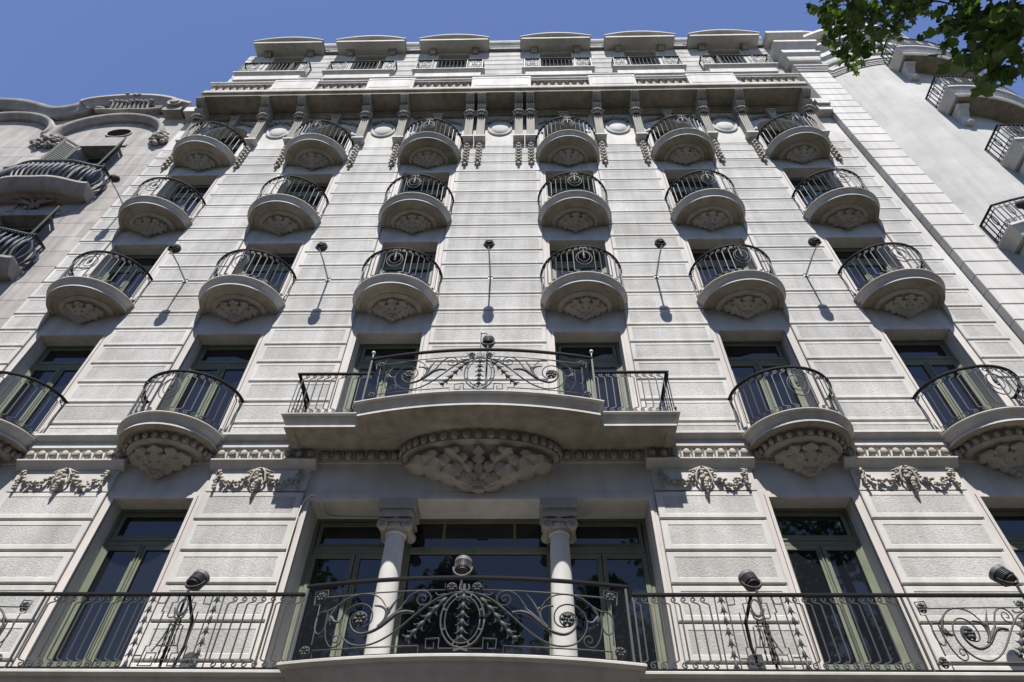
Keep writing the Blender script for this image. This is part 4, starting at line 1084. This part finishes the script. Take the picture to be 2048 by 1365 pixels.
for k in range(24):
    t = -1+2*k/23; mb.blob((1.05*t, -.14+.05*abs(t), .18*t*t+.02*sin(8*t)), .09, .10, .075); 
    if abs(t) > .75: mb.blob((1.08*t, -.12, .18*t*t+.12), .08)
for k in range(9):
    t = -1+2*k/8; mb.tube([(.62*t, -.10, .10), (.58*t, -.16, .30), (.60*t, -.22, .46)], [.045, .05, .03], 6); mb.blob((.66*t, -.24, .50+.03*sin(7*t)), .07, .08, .06)
place('cartouche', mb.mesh('cartouche', WARM, 60), W, (W_(-12.85), 0, 22.28))
mb = MB(); n = 24
mb.loft([[(r*.36*cos(2*pi*k/n), y, r*.25*sin(2*pi*k/n)) for k in range(n)] for r, y in ((1.12, 0.05), (1.12, -.008), (1.03, -.010), (1.0, .0), (1.0, .03))], cap0=False, cap1=False)
o = place('oval_window', mb.mesh('oval_window', WARM, 40), W, (W_(-12.55), 0.02, 20.98))
mb = MB(); mb.prism_xz([(.36*cos(2*pi*k/n), .25*sin(2*pi*k/n)) for k in range(n)], .025, .03); place('pane', mb.mesh('pane', mat('opening_dark', (.006, .006, .006), 1.0, 0.0)), o)  # matte black sheet stands in for the dark of the recess
# windows with folded shutters
for (a, b, c, d) in wh:
    cx_ = (a+b)/2; hw_ = (b-a)/2
    window(W_(cx_), c, d, hw_-.002, .32, d-.6, parent=W)
    for sg in (-1, 1):
        mb = MB(); wd = .42
        ring_boxes(mb, 0, wd, 0, d-c-.1, .07, -.02, .02)
        for k in range(int((d-c-.3)/.085)): mb.box(.07, wd-.07, -.012, .012, .12+.085*k, .12+.085*k+.055)
        ang = -2.5 if sg > 0 else -.64
        place('shutter', mb.mesh('shutter', SHUT), W, (W_(cx_+sg*hw_), -.03, c+.02), (0, 0, -.75 if sg > 0 else pi+.75))
    mb = MB(); mb.prism_xz([(-hw_-.12, d+.0)] + [(-hw_-.12+(2*hw_+.24)*i/10, d+.1+.14*sin(pi*i/10)) for i in range(11)] + [(hw_+.12, d)], -.04, .04); place('lintel', mb.mesh('lintel', WARM), W, (W_(cx_), 0.02, 0))
# bellied balconies with thick wavy bars
def wave_plan(hw_, d):
    P = [(-hw_, .05)]
    for i in range(31):
        s_ = -1+2*i/30; P.append((hw_*s_, -(.47+.20*cos(pi*s_*.5)**2-.035*cos(2*pi*s_)) + d))
    return P+[(hw_, .05)]
def belly_bar(flip):
    mb = MB(); C = catmull([(0, .06, 0), (.01, -.03, .12), (.03, -.10, .32), (.02, -.07, .55), (-.02, .02, .75), (0, .03, .93)], 3)
    mb.tube([tuple(c) for c in C], [.016+.020*sin(pi*i/(len(C)-1)) for i in range(len(C))], 6, flat=1); mb.blob((0, .06, 0), .045, n=6, m=4); return mb.mesh('bar', BLUEIRON, 60)
bb = belly_bar(0)
for (cx_, zb, hw_) in ((-12.75, 16.82, 1.42), (-12.75, 13.45, 1.42), (-16.6, 16.82, 1.42), (-16.6, 13.45, 1.42)):
    prof = [(.42, -.10), (.30, -.16), (.22, -.14), (.12, -.04), (.05, .04), (.0, .09), (0, .16), (.02, .18)]
    mb = MB(); rings = [[(x*(1-dd*.15), min(y, .05), z) for x, y in wave_plan(hw_, dd)] for dd, z in prof]
    mb.loft(rings, closed=False, cap0=False, cap1=False); n = len(rings[0]); mb.add(list(reversed(rings[0])), [tuple(range(n))]); mb.add(rings[-1], [tuple(range(n))])
    o = place('balcony', mb.mesh('balcony', WARM, 40), W, (W_(cx_), 0, zb))
    mb = MB(); r_ = random.Random(2)
    for k in range(5):
        a = pi*(k+.5)/5; mb.tube([(0, -.02, -.30), (-.25*cos(a), -.06, -.20), (-.62*cos(a), -.06-.12*sin(a), -.15)], [.02, .05, .02], 6)
    for k in range(12): mb.blob((r_.uniform(-.15, .15), -.0, -.32+r_.uniform(-.06, .06)), .05)
    place('carved_foliage', mb.mesh('carved_foliage', WARM, 180), o)
    path = wave_plan(hw_-.04, .07); T = arc_table(path)
    mb = MB(); mb.sweep(path, [(d_, .94+z) for d_, z in HR]); mb.sweep(path, [(d_-.06, .02+z) for d_, z in HR])
    r = place('railing', mb.mesh('railing', BLUEIRON, 40), W, (W_(cx_), 0, zb+.17)); n = 27
    for i in range(n):
        x, y, a = at_arc(path, T, T[-1]*(i+.5)/n); place('bar', bb, r, (x, y, 0), (0, 0, a))
    mb = MB()
    for i in range(n*2):
        x, y, a = at_arc(path, T, T[-1]*(i+.5)/(n*2)); mb.blob((x, y, .91), .03, n=5, m=3)
    place('bead_row', mb.mesh('bead_row', BLUEIRON), r)

# ================================================================== FLOODLIGHTS
def flood(loc, r, axis, label, group, mount, arm=.8):
    """drum floodlight: housing > fins, rim, yoke, support"""
    o = thing('floodlight', label, 'floodlight', loc, group)
    ax = Vector(axis).normalized(); q = Vector((0, 0, 1)).rotation_difference(ax).to_euler(); L_ = r*1.9
    key = round(r, 3)
    if key not in fcache:
        mb = MB(); mb.lathe([(r*.3, -.0), (r*.78, .0), (r*.82, .02), (r*.82, L_*.72), (r*.86, L_*.74)], 24); H = mb.mesh('housing', BLACK, 30)
        mb = MB()
        for k in range(26):
            a = 2*pi*k/26; c, s_ = cos(a), sin(a); t = .009
            mb.add([(r*.7*c-t*s_, r*.7*s_+t*c, .0), (r*.7*c+t*s_, r*.7*s_-t*c, .0), (r*c+t*.6*s_, r*s_-t*.6*c, .03), (r*c-t*.6*s_, r*s_+t*.6*c, .03),
                    (r*.7*c-t*s_, r*.7*s_+t*c, L_*.70), (r*.7*c+t*s_, r*.7*s_-t*c, L_*.70), (r*c+t*.6*s_, r*s_-t*.6*c, L_*.70), (r*c-t*.6*s_, r*s_+t*.6*c, L_*.70)],
                   [(0,3,2,1), (4,5,6,7), (0,1,5,4), (1,2,6,5), (2,3,7,6), (3,0,4,7)])
        F_ = mb.mesh('cooling_fins', BLACK)
        mb = MB(); mb.lathe([(r*.9, L_*.70), (r*1.04, L_*.71), (r*1.06, L_*.78), (r*1.06, L_), (r*1.0, L_*1.03), (r*.92, L_*1.03), (r*.9, L_*.95)], 26); R_ = mb.mesh('rim', CAPM, 30)
        mb = MB(); mb.tube([(r*1.12*cos(pi*k/12), 0, L_*.45-r*1.45*sin(pi*k/12)) for k in range(13)], .013, 5, flat=2.2); Y_ = mb.mesh('yoke', BLACK, 60)
        fcache[key] = (H, F_, R_, Y_)
    H, F_, R_, Y_ = fcache[key]
    h = place('housing', H, o, (0, 0, 0), q); place('cooling_fins', F_, h); place('rim', R_, h); place('yoke', Y_, o, (0, 0, 0), q)
    foot = ax*(L_*.45-r*1.45)
    if mount == 'wall':
        mb = MB(); p0 = foot
        mb.tube([(0, arm+.02, -.02), (0, arm*.5, -.02), (0, arm*.48, -.01), (p0.x, p0.y, p0.z-.01)], [.020, .020, .017, .017], 6); mb.box(-.05, .05, arm-.015, arm+.03, -.09, .05)
        place('wall_arm', mb.mesh('wall_arm', POLE, 60), o)
        mb = MB(); mb.box(-.45, .45, arm+.005, arm+.02, -.048, -.028); place('conduit', mb.mesh('conduit', POLE), o)
    else:
        mb = MB(); mb.tube([(foot.x, foot.y, foot.z+.005), (foot.x, foot.y, foot.z-.06), (foot.x+.0, foot.y+.03, mount)], .017, 6); mb.box(foot.x-.06, foot.x+.06, foot.y-.03, foot.y+.09, mount, mount+.015)
        place('pole', mb.mesh('pole', BLACK, 60), o)
    return o
fcache = {}
UP = (0, .42, .9)
GA = 'floodlights on wall arms between the balconies'
for x, z, lb in ((-7.47, 13.24, 'black floodlight on a wall arm between first and second balconies from the wavy building'),
                 (-4.32, 13.24, 'black floodlight on a wall arm between the second and third balconies from the wavy building'),
                 (-.775, 13.27, 'black floodlight on a wall arm on the building centre line above the wide balcony'),
                 (2.81, 13.24, 'black floodlight on a wall arm between the third and second balconies from the quoin strip'),
                 (6.01, 13.24, 'black floodlight on a wall arm between the two balcony columns nearest the quoin strip'),
                 (-10.25, 16.40, 'black floodlight on a wall arm high beside the wavy parapet building')):
    flood((x, -.82, z-.02), .098, UP, lb, GA, 'wall', .835)
GB = 'floodlights standing on the balconies'
for (x, y, z, fl_, ax, lb) in ((-4.31, -.60, 5.80, 4.70, (.12, .5, .85), 'black finned floodlight above the lyre panel on the wavy-building side of the lowest balcony'),
                        (2.84, -.60, 5.80, 4.70, (-.12, .5, .85), 'black finned floodlight above the lyre panel on the tower side of the lowest balcony'),
                        (-.81, -.98, 5.76, 4.70, (0, .35, .9), 'black finned floodlight behind the middle of the lowest bow railing'),
                        (6.07, -.60, 5.87, 4.70, (-.3, .45, .85), 'black finned floodlight above the scrolled panel toward the corner tower'),
                        (-.655, -1.0, 9.95, 8.68, (0, .35, .9), 'black finned floodlight behind the bow railing of the second floor')):
    o = flood((x, y, z), 0.106 if z < 8 else .10, ax, lb, GB, fl_-z)
mb = MB(); mb.tube(catmull([(-.13, .05, -1.26), (-.13, .05, .22), (-.13, .05, .30), (-.09, .05, .34), (-.03, .05, .32), (0, .04, .24)], 4), .011, 5); place('hooked_pipe', mb.mesh('hooked_pipe', BLACK, 60), o)
flood((11.15, -.75, 14.75), .10, (0, .4, .9), 'black floodlight above the lowest bow balcony of the corner tower', GB, 14.29-14.75)

# ================================================================== PLANE TREES
def leaf_mesh(seed):
    r_ = random.Random(seed); lob = [(0, .12), (22, .42), (38, .50), (52, .28), (74, .66), (92, .70), (110, .38), (135, .78), (158, .62), (180, 1.0)]
    pts = []
    for a, r in lob: pts.append((radians(a), r*r_.uniform(.9, 1.08)))
    full = [(a-pi/2*0, r) for a, r in pts] + [(2*pi-a, r) for a, r in reversed(pts[1:-1])]
    V_ = [(0, 0, 0.04)]; 
    for a, r in full: V_.append((r*sin(a)*.62, -r*cos(a)*.62, -.10*r*r + .07*sin(3*a+seed)))
    n = len(full); mb = MB(); mb.add(V_, [(0, 1+i, 1+(i+1) % n) for i in range(n)])
    mb.tube([(0, -.08, 0), (0, -.3, .04), (.03, -.55, .10)], .012, 3)
    return mb
LM = [leaf_mesh(k).mesh('leaf', LEAF) for k in range(4)]
T1 = thing('plane_tree', 'plane tree with lobed green leaves overhanging the corner tower and sky', 'tree', (9.3, -8.2, 0))
def TL(p): return Vector(p)-Vector((9.3, -8.2, 0))
# leaf clusters of the overhanging spray, placed about nine metres from the lens
CL = [(1655,5,.18,16,9.6),(1680,35,.20,24,9.6),(1680,72,.15,15,9.7),(1700,30,.22,30,9.4),(1715,72,.2,24,9.6),(1745,25,.22,28,9.4),(1765,60,.18,20,9.5),(1790,20,.2,24,9.4),(1815,40,.13,10,9.5),(1830,8,.14,12,9.3),(1690,105,.10,8,9.7),(1700,130,.08,6,9.8),(1730,88,.08,5,9.7),
      (1860,3,.10,8,9.3),(1920,15,.16,16,9.2),(1905,45,.14,12,9.2),(1950,30,.22,26,9.1),(1945,70,.2,22,9.2),(1985,55,.24,30,9.0),(2020,30,.26,30,8.9),(2040,70,.24,26,8.8),(1970,105,.15,16,9.1),(2010,110,.2,24,8.9),(2030,135,.13,14,8.8),(1995,145,.10,9,8.9),(1978,172,.07,6,9.0),(1940,125,.07,5,9.2),(1885,60,.05,3,9.3)]
rnd = random.Random(21)
mbw = MB()
mbw.tube([TL((9.3,-8.2,0)), TL((9.32,-8.2,2.5)), TL((9.2,-8.1,5)), TL((9.0,-8.1,7.5)), TL((8.9,-8.2,10.5)), TL((8.8,-8.3,13.5))], [.30, .25, .22, .18, .12, .04], 10)
limb1 = [TL(p) for p in ((9.2,-8.1,5.2), (8.0,-7.6,7.2), (6.8,-7.0,9.0), (5.9,-6.7,9.7))]
mbw.tube([tuple(v) for v in catmull(limb1, 5)], [.13-.10*i/15 for i in range(16)], 8)
grown = [limb1[-1], TL(ray(1900, -60, 9.4))]
todo = [TL(ray(px, py, d)) for (px, py, r, n, d) in CL]
while todo:
    c, g = min(((c, g) for c in todo for g in grown), key=lambda q: (q[0]-q[1]).length)
    mid_ = (g+c)/2 + Vector((0, 0, .06+.12*(c-g).length))
    mbw.tube([tuple(v) for v in catmull([g, mid_, c], 4)], [.014-.009*i/8 for i in range(9)], 5)
    grown.append(c); todo.remove(c)
mbw.tube([tuple(v) for v in catmull([limb1[-2], limb1[-1], TL(ray(1900, -60, 9.4))], 5)], [.05-.025*i/10 for i in range(11)], 6)
for (a, b) in (((8.9,-8.15,8.6), (5.2,-7.4,11.3)), ((7.0,-7.8,10.2), (3.5,-7.4,11.9)), ((9.0,-8.1,7.4), (10.5,-7.0,11.0)), ((8.9,-8.2,9.5), (7.6,-9.6,12.0)), ((9.0,-8.1,6.5), (10.6,-9.6,9.5))):
    mbw.tube([tuple(TL(a)), tuple(TL(((a[0]+b[0])/2, (a[1]+b[1])/2, (a[2]+b[2])/2+.4))), tuple(TL(b))], [.10, .07, .02], 7)
place('trunk', mbw.mesh('trunk', BARK, 180), T1)
nleaf = 0
crown = MB()
def leaf_at(c, s_, big, as_object):
    a, b, g_ = rnd.uniform(0, 2*pi), rnd.gauss(0, .55), rnd.gauss(0, .55)
    if as_object: place('leaf', rnd.choice(LM), T1, c, (b, g_, a), (s_, s_, s_))
    else:
        m = Matrix.Translation(c) @ Matrix.Rotation(a, 4, 'Z') @ Matrix.Rotation(b, 4, 'X') @ Matrix.Rotation(g_, 4, 'Y')
        k = s_
        V_ = [m @ Vector(v) for v in ((0, -.5*k, 0), (.42*k, -.2*k, -.03*k), (.55*k, .25*k, -.08*k), (.2*k, .3*k, 0), (0, .62*k, -.06*k), (-.2*k, .3*k, 0), (-.55*k, .25*k, -.08*k), (-.42*k, -.2*k, -.03*k))]
        big.add(V_, [(0,1,2,3), (0,3,4,5), (0,5,6,7)])
for (px, py, r, n, d) in CL:
    c = TL(ray(px, py, d))
    for k in range(n):
        v = Vector((rnd.gauss(0, 1), rnd.gauss(0, 1), rnd.gauss(0, .8)))*r*.60
        nleaf += 1; leaf_at(c+v, rnd.uniform(.10, .17), crown, nleaf <= 300)
        if k % 3 == 0: leaf_at(c+v*1.5+Vector((0, -.05, rnd.uniform(.0, .35))), rnd.uniform(.09, .15), crown, False)
for (c, r, n) in (((4.7, -7.3, 11.4), 1.1, 260), ((3.6, -7.4, 11.9), .9, 150), ((5.7, -7.5, 11.2), 1.1, 320), ((9, -8.2, 12.5), 1.6, 900), ((10.6, -7.2, 11), 1.4, 700), ((7.6, -9.6, 12), 1.4, 700), ((10.6, -9.6, 9.8), 1.3, 600), ((7.6, -8.3, 10.3), 1.0, 420)):
    for k in range(n):
        v = Vector((rnd.gauss(0, 1), rnd.gauss(0, 1), rnd.gauss(0, 1))); v = v.normalized()*r*rnd.random()**.4
        leaf_at(TL(c)+v, rnd.uniform(.13, .22), crown, False)
place('crown', crown.mesh('crown', LEAF), T1, kind='stuff')
# street trees across the way; the tall windows mirror them
def street_tree(x, y, h, seed):
    o = thing('street_tree', 'street plane tree mirrored in the tall principal-floor windows', 'tree', (x, y, 0), 'street trees along the far kerb')
    mb = MB(); r_ = random.Random(seed)
    mb.tube([(0,0,-.14), (.05,0,2), (0,.05,4.5), (.1,0,h-2)], [.28, .22, .17, .05], 8); big = MB()
    global rnd
    rnd = r_
    cs = [(0, 0, h-1.6, 1.7), (1.6, .5, h-3.0, 1.5), (-1.7, -.3, h-3.2, 1.6), (.4, -1.4, h-3.6, 1.5), (-.6, 1.4, h-4.0, 1.5), (2.2, -.6, h-4.8, 1.3), (-2.3, .5, h-5.0, 1.3), (.2, .2, h-.5, .9)]
    for (cx_, cy_, cz_, rr_) in cs:
        mb.tube([(0, 0, h*.42), (cx_*.5, cy_*.5, (h*.42+cz_)/2+.3), (cx_, cy_, cz_)], [.11, .07, .02], 6)
        for k in range(420):
            v = Vector((r_.gauss(0, 1), r_.gauss(0, 1), r_.gauss(0, 1))).normalized()*rr_*r_.random()**.45
            leaf_at(Vector((cx_, cy_, cz_))+v, r_.uniform(.2, .32), big, False)
    place('trunk', mb.mesh('trunk', BARK, 180), o); place('crown', big.mesh('crown', LEAF), o, kind='stuff')
street_tree(-9.6, -15.5, 16.6, 1); street_tree(-3.2, -16.0, 16.0, 2); street_tree(2.9, -15.6, 15.0, 3); street_tree(8.9, -16.2, 16.4, 4)
